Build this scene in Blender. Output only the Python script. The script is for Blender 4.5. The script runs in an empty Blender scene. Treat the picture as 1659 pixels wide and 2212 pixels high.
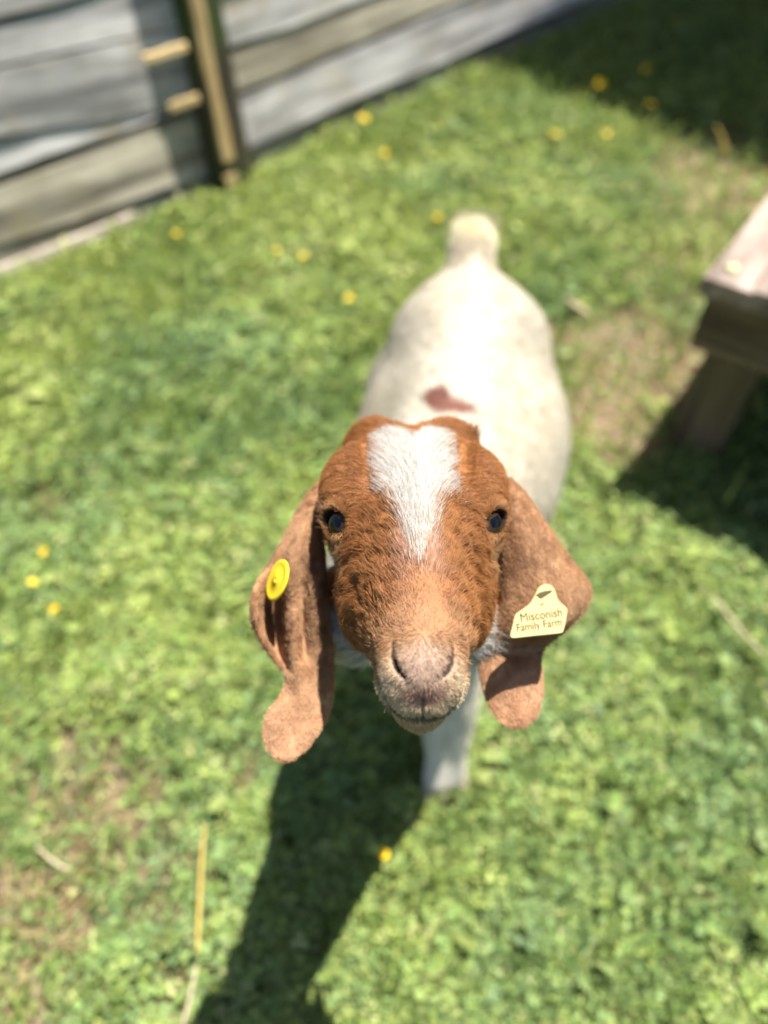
import bpy, math, random
import numpy as np
from mathutils import Vector, Matrix

# ------------------------------------------------------------------ camera, sky, sun, exposure
scene = bpy.context.scene
R = math.radians
PITCH = 51.0
CAM_H = 1.22
cam_data = bpy.data.cameras.new('camera')
cam = bpy.data.objects.new('camera', cam_data)
scene.collection.objects.link(cam)
cam.location = (0, 0, CAM_H)
cam.rotation_euler = (R(90 - PITCH), 0, 0)
cam_data.sensor_fit = 'VERTICAL'
cam_data.sensor_height = 36.0
cam_data.lens = 26.85
cam_data.clip_start = 0.02
cam_data.clip_end = 500
cam_data.dof.use_dof = True
cam_data.dof.focus_distance = 0.466
cam_data.dof.aperture_fstop = 2.45
scene.camera = cam

SUN_ELEV = 68.0
SUN_AZ = 53.0                      # degrees from +x towards +y
world = bpy.data.worlds.new('World')
scene.world = world
world.use_nodes = True
wn = world.node_tree.nodes
sky = wn.new('ShaderNodeTexSky')
sky.sky_type = 'NISHITA'
sky.sun_disc = False
sky.sun_elevation = R(SUN_ELEV)
sky.sun_rotation = R(90 - SUN_AZ)
bg = wn['Background']
bg.inputs['Strength'].default_value = 0.055
world.node_tree.links.new(sky.outputs[0], bg.inputs['Color'])
sun_data = bpy.data.lights.new('sun', 'SUN')
sun_data.energy = 5.0
sun_data.angle = R(0.53)
sun_data.color = (1.0, 0.955, 0.88)
sun = bpy.data.objects.new('sun', sun_data)
scene.collection.objects.link(sun)
SUN = Vector((math.cos(R(SUN_ELEV)) * math.cos(R(SUN_AZ)), math.cos(R(SUN_ELEV)) * math.sin(R(SUN_AZ)), math.sin(R(SUN_ELEV))))
sun.rotation_euler = SUN.to_track_quat('Z', 'Y').to_euler()
scene.view_settings.view_transform = 'Standard'
scene.view_settings.look = 'None'
scene.view_settings.exposure = 1.05
scene.view_settings.gamma = 1.0
scene.view_settings.use_curve_mapping = False
try:
    scene.cycles.use_denoising = True
    scene.cycles.max_bounces = 8
    scene.cycles.transparent_max_bounces = 8
except Exception:
    pass

# ------------------------------------------------------------------ helpers
C = scene.collection
rng = np.random.default_rng(7)
random.seed(7)
FPX = 1650.0                       # focal length in photo units (photo 1659 x 2212)
th = R(PITCH)
FW = np.array([0, math.cos(th), -math.sin(th)])
UP = np.array([0, math.sin(th), math.cos(th)])
RT = np.array([1.0, 0, 0])
CAM = np.array([0, 0, CAM_H])


def ray(px, py):
    return FW + RT * ((px - 829.5) / FPX) + UP * ((1106 - py) / FPX)


def at_depth(px, py, d):
    return CAM + ray(px, py) * d


def at_z(px, py, z=0.0):
    r = ray(px, py)
    return CAM + r * ((z - CAM_H) / r[2])


def lin(r, g, b):
    f = lambda c: (c / 255 / 12.92) if c <= 10 else ((c / 255 + 0.055) / 1.055) ** 2.4
    return np.array([f(r), f(g), f(b)])


def smooth(a, b, x):
    t = np.clip((x - a) / (b - a), 0, 1)
    return t * t * (3 - 2 * t)


NROT = np.array(Matrix.Rotation(.7, 3, 'X') @ Matrix.Rotation(.5, 3, 'Y') @ Matrix.Rotation(.9, 3, 'Z'))


def vnoise(P, seed=0):
    """value noise in -1..1 for an n x 3 array"""
    P = np.asarray(P, dtype=np.float64) @ NROT
    i = np.floor(P).astype(np.int64)
    f = P - i
    f = f * f * (3 - 2 * f)
    out = np.zeros(len(P))
    for dx in (0, 1):
        for dy in (0, 1):
            for dz in (0, 1):
                h = ((i[:, 0] + dx) * 374761393 + (i[:, 1] + dy) * 668265263 + (i[:, 2] + dz) * 2147483647 + seed * 1274126177) & 0xFFFFFFFF
                h = ((h ^ (h >> 13)) * 1274126177) & 0xFFFFFFFF
                h = (h ^ (h >> 16)) & 0xFFFF
                w = (f[:, 0] if dx else 1 - f[:, 0]) * (f[:, 1] if dy else 1 - f[:, 1]) * (f[:, 2] if dz else 1 - f[:, 2])
                out += w * (h / 32767.5 - 1)
    return out


def tag(o, label=None, cat=None, group=None, kind=None):
    if label: o['label'] = label
    if cat: o['category'] = cat
    if group: o['group'] = group
    if kind: o['kind'] = kind
    return o


def empty(name, loc=(0, 0, 0), rz=0.0):
    o = bpy.data.objects.new(name, None)
    o.empty_display_size = 0.05
    o.location = loc
    o.rotation_euler = (0, 0, rz)
    C.objects.link(o)
    return o


def mesh_obj(name, verts, faces, mat, parent=None, smooth_shade=True, data=None):
    if data is None:
        me = bpy.data.meshes.new(name)
        me.from_pydata([tuple(v) for v in verts], [], [tuple(f) for f in faces])
        me.update()
        if smooth_shade:
            me.polygons.foreach_set('use_smooth', [True] * len(me.polygons))
        if mat: me.materials.append(mat)
    else:
        me = data
    o = bpy.data.objects.new(name, me)
    C.objects.link(o)
    if parent is not None:
        o.parent = parent
    return o


def np_mesh(name, V, Q, n=4):
    """fast mesh from an m x 3 vertex array and a k x n face index array"""
    me = bpy.data.meshes.new(name)
    me.vertices.add(len(V))
    me.vertices.foreach_set('co', np.asarray(V, np.float32).ravel())
    k = len(Q)
    me.loops.add(k * n)
    me.loops.foreach_set('vertex_index', np.asarray(Q, np.int32).ravel())
    me.polygons.add(k)
    me.polygons.foreach_set('loop_start', np.arange(0, k * n, n, dtype=np.int32))
    me.polygons.foreach_set('use_smooth', np.ones(k, dtype=bool))
    me.update(calc_edges=True)
    me.validate()
    return me


def point_color(me, name, col):
    a = me.attributes.new(name, 'FLOAT_COLOR', 'POINT')
    c = np.ones((len(col), 4), np.float32)
    c[:, :3] = col
    a.data.foreach_set('color', c.ravel())


def new_mat(name):
    m = bpy.data.materials.new(name)
    m.use_nodes = True
    return m, m.node_tree.nodes, m.node_tree.links, m.node_tree.nodes['Principled BSDF']


def simple_mat(name, col, rough=0.6, spec=0.3):
    m, n, l, p = new_mat(name)
    p.inputs['Base Color'].default_value = (*col, 1)
    p.inputs['Roughness'].default_value = rough
    p.inputs['Specular IOR Level'].default_value = spec
    return m


def attr_mat(name, attr, rough=0.7, spec=0.2, noise=0.0, translucent=0.0, scale=1.0):
    m, n, l, p = new_mat(name)
    a = n.new('ShaderNodeAttribute')
    a.attribute_name = attr
    p.inputs['Roughness'].default_value = rough
    p.inputs['Specular IOR Level'].default_value = spec
    l.new(a.outputs['Color'], p.inputs['Base Color'])
    if translucent:
        t = n.new('ShaderNodeBsdfTranslucent')
        mx = n.new('ShaderNodeMixShader')
        mx.inputs[0].default_value = translucent
        l.new(a.outputs['Color'], t.inputs['Color'])
        l.new(p.outputs[0], mx.inputs[1])
        l.new(t.outputs[0], mx.inputs[2])
        l.new(mx.outputs[0], n['Material Output'].inputs['Surface'])
    return m


def wood_mat(name, c_dark, c_light, c_moss=None, moss=0.0, axis='X', scale=1.0, bump=0.35):
    """weathered board: grain along the local X axis"""
    m, n, l, p = new_mat(name)
    tc = n.new('ShaderNodeTexCoord')
    mp = n.new('ShaderNodeMapping')
    oi = n.new('ShaderNodeObjectInfo')
    add = n.new('ShaderNodeVectorMath'); add.operation = 'ADD'
    sc = n.new('ShaderNodeVectorMath'); sc.operation = 'SCALE'
    comb = n.new('ShaderNodeCombineXYZ')
    for k in range(3): l.new(oi.outputs['Random'], comb.inputs[k])
    l.new(comb.outputs[0], sc.inputs[0]); sc.inputs['Scale'].default_value = 37.0
    l.new(tc.outputs['Object'], add.inputs[0]); l.new(sc.outputs[0], add.inputs[1])
    l.new(add.outputs[0], mp.inputs['Vector'])
    mp.inputs['Scale'].default_value = (1.3 * scale, 20 * scale, 20 * scale)
    nz = n.new('ShaderNodeTexNoise'); nz.inputs['Scale'].default_value = 1.0; nz.inputs['Detail'].default_value = 6; nz.inputs['Roughness'].default_value = 0.62
    l.new(mp.outputs[0], nz.inputs['Vector'])
    big = n.new('ShaderNodeTexNoise'); big.inputs['Scale'].default_value = 5.0 * scale; big.inputs['Detail'].default_value = 4
    l.new(add.outputs[0], big.inputs['Vector'])
    cr = n.new('ShaderNodeValToRGB')
    cr.color_ramp.elements[0].position = 0.36; cr.color_ramp.elements[0].color = (*c_dark, 1)
    cr.color_ramp.elements[1].position = 0.60; cr.color_ramp.elements[1].color = (*c_light, 1)
    l.new(nz.outputs['Fac'], cr.inputs['Fac'])
    hsv = n.new('ShaderNodeHueSaturation')
    rmap = n.new('ShaderNodeMapRange')
    rmap.inputs['To Min'].default_value = 0.8; rmap.inputs['To Max'].default_value = 1.15
    l.new(oi.outputs['Random'], rmap.inputs['Value'])
    l.new(rmap.outputs[0], hsv.inputs['Value'])
    l.new(cr.outputs[0], hsv.inputs['Color'])
    last = hsv.outputs[0]
    mp2 = n.new('ShaderNodeMapping'); mp2.inputs['Scale'].default_value = (3.0 * scale, 11 * scale, 11 * scale)
    l.new(add.outputs[0], mp2.inputs['Vector'])
    st = n.new('ShaderNodeTexNoise'); st.inputs['Scale'].default_value = 1.0; st.inputs['Detail'].default_value = 5; st.inputs['Roughness'].default_value = .7
    l.new(mp2.outputs[0], st.inputs['Vector'])
    sr = n.new('ShaderNodeValToRGB')
    sr.color_ramp.elements[0].position = .35; sr.color_ramp.elements[0].color = (.45, .44, .42, 1)
    sr.color_ramp.elements[1].position = .55; sr.color_ramp.elements[1].color = (1, 1, 1, 1)
    l.new(st.outputs['Fac'], sr.inputs['Fac'])
    sm = n.new('ShaderNodeMix'); sm.data_type = 'RGBA'; sm.blend_type = 'MULTIPLY'; sm.inputs['Factor'].default_value = .75
    l.new(last, sm.inputs['A']); l.new(sr.outputs[0], sm.inputs['B'])
    last = sm.outputs['Result']
    if c_moss is not None:
        mx = n.new('ShaderNodeMix'); mx.data_type = 'RGBA'
        r2 = n.new('ShaderNodeValToRGB')
        r2.color_ramp.elements[0].position = 0.62 - 0.4 * moss; r2.color_ramp.elements[1].position = 0.85 - 0.3 * moss
        l.new(big.outputs['Fac'], r2.inputs['Fac'])
        l.new(r2.outputs['Color'], mx.inputs['Factor'])
        l.new(last, mx.inputs['A'])
        mx.inputs['B'].default_value = (*c_moss, 1)
        last = mx.outputs['Result']
    l.new(last, p.inputs['Base Color'])
    bp = n.new('ShaderNodeBump'); bp.inputs['Strength'].default_value = bump; bp.inputs['Distance'].default_value = 0.004
    l.new(nz.outputs['Fac'], bp.inputs['Height'])
    l.new(bp.outputs[0], p.inputs['Normal'])
    p.inputs['Roughness'].default_value = 0.85
    p.inputs['Specular IOR Level'].default_value = 0.2
    return m


def board_mesh(name, corners_f, corners_b, nseg=10, jitter=0.0, seed=0):
    """a plank between four front corners (bl, br, tr, tl) and four back corners, split along its length with slightly worn edges"""
    r = np.random.default_rng(seed)
    V, F = [], []
    fb = [np.array(c, float) for c in corners_f]
    bb = [np.array(c, float) for c in corners_b]
    up = fb[3] - fb[0]; up = up / np.linalg.norm(up)
    for i in range(nseg + 1):
        t = i / nseg
        j0, j1 = r.normal(0, jitter, 2)
        a = fb[0] * (1 - t) + fb[1] * t + up * j0
        d = fb[3] * (1 - t) + fb[2] * t + up * j1
        e = bb[0] * (1 - t) + bb[1] * t + up * j0
        h = bb[3] * (1 - t) + bb[2] * t + up * j1
        # small chamfer on the front edges
        out = (a - e); out = out / max(np.linalg.norm(out), 1e-9)
        ch = 0.004
        V += [a + up * ch, d - up * ch, d - out * ch, h, e, a - out * ch]
    for i in range(nseg):
        b0, b1 = i * 6, i * 6 + 6
        for k in range(6):
            k2 = (k + 1) % 6
            F.append((b0 + k, b0 + k2, b1 + k2, b1 + k))
    F.append(tuple(range(6)))
    F.append(tuple(nseg * 6 + k for k in reversed(range(6))))
    return V, F


def board_obj(name, V, F, mat, parent):
    """plank whose origin and local x axis follow its length, so that the grain does too"""
    V = np.array(V)
    n = len(V) // 6
    c = V.mean(axis=0)
    ax = V[(n - 1) * 6:].mean(axis=0) - V[:6].mean(axis=0); ax /= np.linalg.norm(ax)
    upv = V[1] - V[0]; upv -= ax * upv.dot(ax); upv /= np.linalg.norm(upv)
    o3 = np.cross(ax, upv)
    M = np.stack([ax, upv, o3], axis=1)
    L = (V - c) @ M
    o = mesh_obj(name, L, F, mat, None, smooth_shade=False)
    mw = Matrix.Identity(4)
    for i in range(3):
        for j in range(3): mw[i][j] = M[i, j]
        mw[i][3] = c[i]
    if parent is not None:
        o.parent = parent
        o.matrix_parent_inverse = Matrix.Identity(4)
        o.matrix_local = parent_matrix(parent).inverted() @ mw
    else:
        o.matrix_world = mw
    return o


def parent_matrix(p):
    m = Matrix.Translation(p.location) @ p.rotation_euler.to_matrix().to_4x4()
    return m


def tube(points, radii, sides=6):
    """verts, faces of a tube along points"""
    pts = [np.array(p, float) for p in points]
    V, F = [], []
    n = len(pts)
    for i in range(n):
        t = pts[min(i + 1, n - 1)] - pts[max(i - 1, 0)]
        t = t / np.linalg.norm(t)
        a = np.cross(t, [0.3, 0.2, 1.0]); a /= np.linalg.norm(a)
        b = np.cross(t, a)
        for k in range(sides):
            an = 2 * math.pi * k / sides
            V.append(pts[i] + radii[i] * (math.cos(an) * a + math.sin(an) * b))
    for i in range(n - 1):
        for k in range(sides):
            k2 = (k + 1) % sides
            F.append((i * sides + k, i * sides + k2, (i + 1) * sides + k2, (i + 1) * sides + k))
    F.append(tuple(reversed(range(sides))))
    F.append(tuple((n - 1) * sides + k for k in range(sides)))
    return V, F


# ------------------------------------------------------------------ ground
BARE = [  # x, y, radius, strength: trodden, dry spots in the grass
    (.64, 1.48, .30, 1.0), (.50, 1.25, .20, 1.0), (.78, 1.78, .24, .7), (1.12, 2.35, .42, .9), (.97, 1.95, .32, .7), (.40, 1.95, .10, .35),
    (-.69, 1.0, .07, .75), (-.62, 1.12, .08, .5), (-.217, .455, .055, .85), (-.455, .39, .17, .9), (-.36, .30, .13, .8), (-.52, .22, .18, .9), (-.62, .45, .1, .6), (-.30, .12, .1, .6), (-.75, .75, .08, .5), (-.9, 1.25, .1, .5), (.21, .60, .05, .6),
    (.02, .27, .05, .5), (-.35, 1.75, .10, .45), (-.85, 1.55, .10, .4), (.55, .35, .06, .3), (.33, .20, .05, .3), (-.55, .62, .07, .35)]


def bare_mask(x, y):
    P = np.stack([x, y, 0 * x], 1)
    n = vnoise(P * 9, 61) * .5 + vnoise(P * 26, 62) * .35
    m = np.zeros_like(x)
    for bx, by, r, st in BARE:
        d = np.sqrt((x - bx) ** 2 + (y - by) ** 2) / r
        m = np.maximum(m, st * smooth(1.25, .45, d + .45 * n))
    m = np.maximum(m, .62 * smooth(.32, .72, n))
    return np.clip(m, 0, 1)


gm_, n, l, p = new_mat('soil_and_moss')
tc = n.new('ShaderNodeTexCoord')
n1 = n.new('ShaderNodeTexNoise'); n1.inputs['Scale'].default_value = 7; n1.inputs['Detail'].default_value = 8
n2 = n.new('ShaderNodeTexNoise'); n2.inputs['Scale'].default_value = 95; n2.inputs['Detail'].default_value = 5
l.new(tc.outputs['Object'], n1.inputs['Vector']); l.new(tc.outputs['Object'], n2.inputs['Vector'])
at_ = n.new('ShaderNodeAttribute'); at_.attribute_name = 'bare'
c1 = n.new('ShaderNodeValToRGB')
c1.color_ramp.elements[0].position = .3; c1.color_ramp.elements[0].color = (.03, .045, .012, 1)
c1.color_ramp.elements[1].position = .7; c1.color_ramp.elements[1].color = (.075, .10, .025, 1)
l.new(n1.outputs['Fac'], c1.inputs['Fac'])
c2 = n.new('ShaderNodeValToRGB')
c2.color_ramp.elements[0].position = .3; c2.color_ramp.elements[0].color = (.18, .125, .08, 1)
c2.color_ramp.elements[1].position = .7; c2.color_ramp.elements[1].color = (.46, .35, .24, 1)
l.new(n2.outputs['Fac'], c2.inputs['Fac'])
mx = n.new('ShaderNodeMix'); mx.data_type = 'RGBA'
l.new(at_.outputs['Fac'], mx.inputs['Factor']); l.new(c1.outputs[0], mx.inputs['A']); l.new(c2.outputs[0], mx.inputs['B'])
l.new(mx.outputs['Result'], p.inputs['Base Color'])
p.inputs['Roughness'].default_value = .95
p.inputs['Specular IOR Level'].default_value = .1
bp = n.new('ShaderNodeBump'); bp.inputs['Strength'].default_value = .6; bp.inputs['Distance'].default_value = .01
l.new(n2.outputs['Fac'], bp.inputs['Height']); l.new(bp.outputs[0], p.inputs['Normal'])
# one sheet: fine in the pen, coarse out to the horizon
gx = np.concatenate([[-200, -60, -20, -8, -4], np.arange(-2.6, 3.0, .04), [4, 8, 20, 60, 200]])
gy = np.concatenate([[-200, -60, -20, -8, -3], np.arange(-1.2, 5.2, .04), [6, 9, 20, 60, 200]])
GX, GY = np.meshgrid(gx, gy, indexing='ij')
gz = np.zeros(GX.size)
inner_ = (np.abs(GX.ravel()) < 3.2)
Pg = np.stack([GX.ravel(), GY.ravel(), gz], 1)
gz = np.where(inner_, vnoise(Pg * 2.2, 70) * .008 + vnoise(Pg * 7, 71) * .004, 0) - .004
Vg = np.stack([GX.ravel(), GY.ravel(), gz], 1)
ni, nj = GX.shape
ii, jj = np.meshgrid(np.arange(ni - 1), np.arange(nj - 1), indexing='ij')
a0 = (ii * nj + jj).ravel()
gme = np_mesh('ground', Vg, np.stack([a0, a0 + nj, a0 + nj + 1, a0 + 1], 1))
bm_ = gme.attributes.new('bare', 'FLOAT', 'POINT')
bm_.data.foreach_set('value', bare_mask(Vg[:, 0], Vg[:, 1]).astype(np.float32))
gme.materials.append(gm_)
ground = bpy.data.objects.new('ground', gme); C.objects.link(ground)
tag(ground, kind='structure')


# ------------------------------------------------------------------ grass, clover and weeds: one mass of leaf-sized faces
def region_points(N, ylo, yhi, seed):
    r = np.random.default_rng(seed)
    y = r.uniform(ylo, yhi, N)
    half = .80 + .52 * np.maximum(y, 0)
    x = r.uniform(-1, 1, N) * half
    return x, y, r


def behind_fence(x, y, margin=0.0):
    # the fence line runs through (-.456, 2.354) along (.707, .707)
    return ((x + .456) * -.7071 + (y - 2.354) * .7071) > margin


leafV, leafQ, leafC = [], [], []
voff = 0


def add_leaves(c, ang, tilt, roll, ln, wd, col, fold):
    """leaflets: two folded quads each, c = base points"""
    global voff
    N = len(c)
    d = np.stack([np.cos(ang) * np.cos(tilt), np.sin(ang) * np.cos(tilt), np.sin(tilt)], 1)
    side = np.stack([-np.sin(ang), np.cos(ang), 0 * ang], 1)
    nrm = np.cross(d, side)
    nrm *= np.where(nrm[:, 2:3] < 0, -1, 1)
    cr, sr = np.cos(roll)[:, None], np.sin(roll)[:, None]
    side, nrm = side * cr + nrm * sr, nrm * cr - side * sr
    L = ln[:, None]; W = wd[:, None]; f = fold[:, None]
    v = np.stack([c, c + d * L * .42 + side * W * .46 + nrm * W * f, c + d * L * .84 + side * W * .40 + nrm * W * f * .8 - nrm * L * .06,
                  c + d * L - nrm * L * .14, c + d * L * .84 - side * W * .40 + nrm * W * f * .8 - nrm * L * .06, c + d * L * .42 - side * W * .46 + nrm * W * f], 1)
    base = voff + np.arange(N)[:, None] * 6
    q = np.concatenate([base + np.array([0, 1, 2, 3]), base + np.array([0, 3, 4, 5])])
    leafV.append(v.reshape(-1, 3)); leafQ.append(q); leafC.append(np.repeat(col, 6, axis=0))
    voff += N * 6


G1, G2, G3, G4 = np.array([.222, .328, .078]), np.array([.415, .485, .133]), np.array([.220, .333, .140]), np.array([.60, .61, .27])
STRAW = np.array([.46, .36, .18])


def green(x, y, r, N):
    P = np.stack([x, y, 0 * x], 1)
    n = vnoise(P * 3.2, 80) * .6 + vnoise(P * 11, 81) * .4
    far = smooth(1.2, 2.6, y)
    c = mixc0(np.tile(G1, (N, 1)), G2, np.clip(.42 + .6 * n + .35 * far + .35 * r.normal(0, 1, N), 0, 1))
    c = mixc0(c, G3, np.clip(.25 - .8 * n - .2 * far + .3 * r.normal(0, 1, N), 0, 1))
    c = mixc0(c, G4, np.clip(r.normal(-.9, .8, N) + .3 * far, 0, .9))
    return c * r.uniform(.6, 1.3, N)[:, None]


def mixc0(a, b, f):
    f = np.asarray(f)[:, None]
    return a * (1 - f) + b * f


def clover(N, ylo, yhi, seed, size=1.0, hmax=.05):
    x, y, r = region_points(N, ylo, yhi, seed)
    bm = bare_mask(x, y)
    keep = (r.random(N) > bm * .93) & ~behind_fence(x, y, -.03)
    x, y, bm = x[keep], y[keep], bm[keep]
    M = len(x)
    P = np.stack([x, y, 0 * x], 1)
    hgt = (.012 + hmax * np.clip(.5 + .5 * vnoise(P * 5, 90) + .3 * vnoise(P * 18, 91), .05, 1.2) * r.uniform(.35, 1, M)) * (1 - .6 * bm)
    base = np.stack([x, y, hgt], 1)
    col = green(x, y, r, M)
    a0 = r.uniform(0, 2 * math.pi, M)
    tl = r.normal(0.05, .42, M)
    sz = size * np.exp(r.normal(-.05, .32, M))
    for k in range(3):
        a = a0 + k * 2.094 + r.normal(0, .15, M)
        add_leaves(base + np.stack([np.cos(a), np.sin(a), 0 * a], 1) * .001, a, tl + r.normal(0, .2, M), r.normal(0, .25, M), .0125 * sz, .0115 * sz, col * r.uniform(.85, 1.15, M)[:, None], np.full(M, .16))


def blades(N, ylo, yhi, seed, ln=.05, wd=.004, dry=0.0):
    x, y, r = region_points(N, ylo, yhi, seed)
    bm = bare_mask(x, y)
    keep = ~behind_fence(x, y, -.03) & (r.random(N) > bm * (.75 if dry == 0 else -.0))
    if dry: keep &= (r.random(N) < .15 + .85 * bm)
    x, y = x[keep], y[keep]
    M = len(x)
    col = green(x, y, r, M) if not dry else STRAW * r.uniform(.5, 1.15, M)[:, None] * np.ones(3)
    tl = r.uniform(.25, 1.25, M) if not dry else np.abs(r.normal(.1, .15, M))
    z = r.uniform(0, .02, M)
    add_leaves(np.stack([x, y, z], 1), r.uniform(0, 6.283, M), tl, r.normal(0, .3, M), ln * r.uniform(.5, 1.3, M), wd * r.uniform(.7, 1.4, M), col, np.full(M, .12))


clover(46000, -.25, 1.0, 101, .76)
clover(42000, 1.0, 2.4, 102, .85)
clover(20000, 2.4, 4.6, 103, 1.1)
blades(30000, -.25, 1.0, 104, .045, .0030)
blades(34000, 1.0, 2.4, 105, .055, .0042)
blades(42000, 2.4, 4.6, 106, .07, .0055)
blades(30000, -.25, 2.0, 107, .045, .0026, dry=1)
blades(16000, 2.0, 4.6, 108, .06, .004, dry=1)
# broad weed leaves here and there, more of them by the fence
x, y, r = region_points(1500, -.2, 4.4, 109)
k = ~behind_fence(x, y, -.05) & (bare_mask(x, y) < .4)
x, y = x[k], y[k]; M = len(x)
add_leaves(np.stack([x, y, r.uniform(.01, .05, M)], 1), r.uniform(0, 6.28, M), r.normal(.35, .3, M), r.normal(0, .25, M), r.uniform(.025, .045, M), r.uniform(.010, .02, M), green(x, y, r, M), np.full(M, .2))
# taller growth along the fence foot
M = 1500
u = rng.uniform(-1.4, 2.2, M); w = np.abs(rng.normal(0.01, .07, M)) + .035
x = -.456 + .7071 * u + .7071 * w; y = 2.354 + .7071 * u - .7071 * w
add_leaves(np.stack([x, y, rng.uniform(0, .02, M)], 1), rng.uniform(0, 6.28, M), rng.uniform(.1, 1.2, M), rng.normal(0, .3, M), rng.uniform(.025, .065, M), rng.uniform(.006, .018, M), green(x, y, rng, M), np.full(M, .15))
lme = np_mesh('grass', np.concatenate(leafV), np.concatenate(leafQ))
point_color(lme, 'leaf', np.concatenate(leafC))
leaf_mat = attr_mat('leaf_green', 'leaf', .55, .3, translucent=.28)
lme.materials.append(leaf_mat)
grass = bpy.data.objects.new('grass', lme); C.objects.link(grass)
tag(grass, 'short green grass, clover and weeds covering the pen floor', 'grass', kind='stuff')

# ------------------------------------------------------------------ fence of weathered boards, leaning back a little
LEAN = R(15)
FD = np.array([.7071, .7071, 0]); FN0 = np.array([.7071, -.7071, 0]); ZZ = np.array([0, 0, 1.0])
FU = ZZ * math.cos(LEAN) - FN0 * math.sin(LEAN)
FN = FN0 * math.cos(LEAN) + ZZ * math.sin(LEAN)
F0 = np.array([-.456, 2.354, 0.0])


def fence_uv(px, py, w=0.0):
    r = ray(px, py)
    o = F0 + FN * w
    t = (o - CAM).dot(FN) / r.dot(FN)
    q = CAM + r * t - o
    return q.dot(FD), q.dot(FU)


def fp(u, v, w=0.0): return F0 + FD * u + FU * v + FN * w


def line(a, b):
    (u0, v0), (u1, v1) = fence_uv(*a), fence_uv(*b)
    return lambda u: v0 + (v1 - v0) * (u - u0) / (u1 - u0)


grey_wood = wood_mat('weathered_grey_boards', lin(134, 132, 130), lin(226, 222, 218), lin(176, 164, 136), .2)
low_wood = wood_mat('weathered_tan_boards', lin(138, 130, 114), lin(224, 214, 192), lin(150, 142, 106), .25)
dark_wood = wood_mat('shade_and_dark_wood', lin(52, 50, 40), lin(92, 86, 68), lin(66, 84, 40), .5)  # dark tone stands for shade at the post and in the board gaps
sunlit_wood = wood_mat('sunlit_gold_wood', lin(196, 164, 112), lin(236, 208, 156))  # yellow tone stands for sunlight on the wood by the post
pale_wood = wood_mat('pale_lath', lin(168, 154, 136), lin(222, 210, 192))


def fence_board(parent, lo, hi, u0, u1, w0, w1, mat, seed, name='board', thick=.024, jit=.0035):
    """board between the lines lo(u) and hi(u); its lower edge stands out to w1, its upper edge to w0"""
    n = 12
    f, b = [], []
    for (u, ed, w) in ((u0, lo, w1), (u1, lo, w1), (u1, hi, w0), (u0, hi, w0)):
        f.append(fp(u, ed(u), w)); b.append(fp(u, ed(u), w - thick))
    V, F = board_mesh(name, f, b, n, jit, seed)
    return board_obj(name, V, F, mat, parent)


const = lambda c: (lambda u: c)
sh = lambda fn, d: (lambda u: fn(u) + d)
# left run of boards
fl = empty('board_fence', tuple(fp(-1.0, 0)))
tag(fl, 'grey weathered board fence with gaps, ending at the gate post coloured dark for shade', 'fence', 'weathered board fences along the pen')
L_lath = line((0, 588), (410, 418))
L2 = line((0, 534), (412, 397)); L3 = line((0, 392), (360, 262)); Lw = line((0, 296), (360, 240)); L4 = line((0, 143), (305, 76)); L5 = line((0, 47), (160, 4))
UE = fence_uv(452, 200)[0]
print('UE', UE, 'L2', L2(-.8), L2(0), 'L3', L3(-.8), L3(0), 'Lw', Lw(-.8), Lw(0), 'L4', L4(-.8), L4(0), 'L5', L5(-.8), L5(0))
UL = -2.1
for k_ in range(4):
    fence_board(fl, const(-.03 + k_ * .26), const(.228 + k_ * .26), UL, UE, -.034, -.034, dark_wood, 40 + k_, 'gap_shade_board')  # added dark planks that stand for shade in the board gaps
fence_board(fl, const(-.03), sh(L2, -.008), UL, UE, -.006, -.004, low_wood, 1)
fence_board(fl, sh(L2, .004), sh(L3, -.006), UL, UE, .0, .004, low_wood, 2)
fence_board(fl, sh(L3, .012), sh(Lw, -.003), UL, UE - .02, .000, .004, grey_wood, 3)
fence_board(fl, sh(Lw, .003), sh(L4, -.004), UL, UE, .002, .009, grey_wood, 4)
fence_board(fl, sh(L4, .005), sh(L5, -.004), UL, UE, .002, .007, grey_wood, 5)
fence_board(fl, sh(L5, .008), sh(L5, .17), UL, UE, .002, .010, grey_wood, 6)
fence_board(fl, sh(L5, .18), sh(L5, .34), UL, UE, .0, .026, grey_wood, 7)
fence_board(fl, sh(L_lath, -.014), sh(L_lath, .014), UL, UE - .085, .012, .016, pale_wood, 8, 'lath', .018, .002)
# stud behind the boards
V, F = board_mesh('stud', [fp(-1.5, -.05, -.062), fp(-1.5, 1.35, -.062), fp(-1.59, 1.35, -.062), fp(-1.59, -.05, -.062)], [fp(-1.5, -.05, -.15), fp(-1.5, 1.35, -.15), fp(-1.59, 1.35, -.15), fp(-1.59, -.05, -.15)], 4)
board_obj('stud', V, F, low_wood, fl)
# right run
fr = empty('board_fence', tuple(fp(1.0, 0)))
tag(fr, 'grey board fence running from the gate post into the deep shade', 'fence', 'weathered board fences along the pen')
R1 = line((670, 271), (1097, 78)); R2 = line((534, 203), (951, 26)); R3 = line((550, 88), (795, 0))
US = fence_uv(522, 250)[0]
print('US', US, 'R1', R1(0), R1(1), 'R2', R2(0), R2(1), 'R3', R3(0), R3(1))
UR = 3.4
for k_ in range(5):
    fence_board(fr, const(-.03 + k_ * .26), const(.228 + k_ * .26), US, UR, -.056, -.056, dark_wood, 50 + k_, 'gap_shade_board')  # dark planks added behind this run too, as shade in its gaps
fence_board(fr, const(-.03), sh(R1, -.004), US, UR, -.024, -.022, low_wood, 11)
fence_board(fr, sh(R1, .006), sh(R2, -.003), US, UR, -.02, -.010, grey_wood, 12)
fence_board(fr, sh(R2, .003), sh(R3, -.003), US, UR, -.02, -.016, low_wood, 13)
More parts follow.
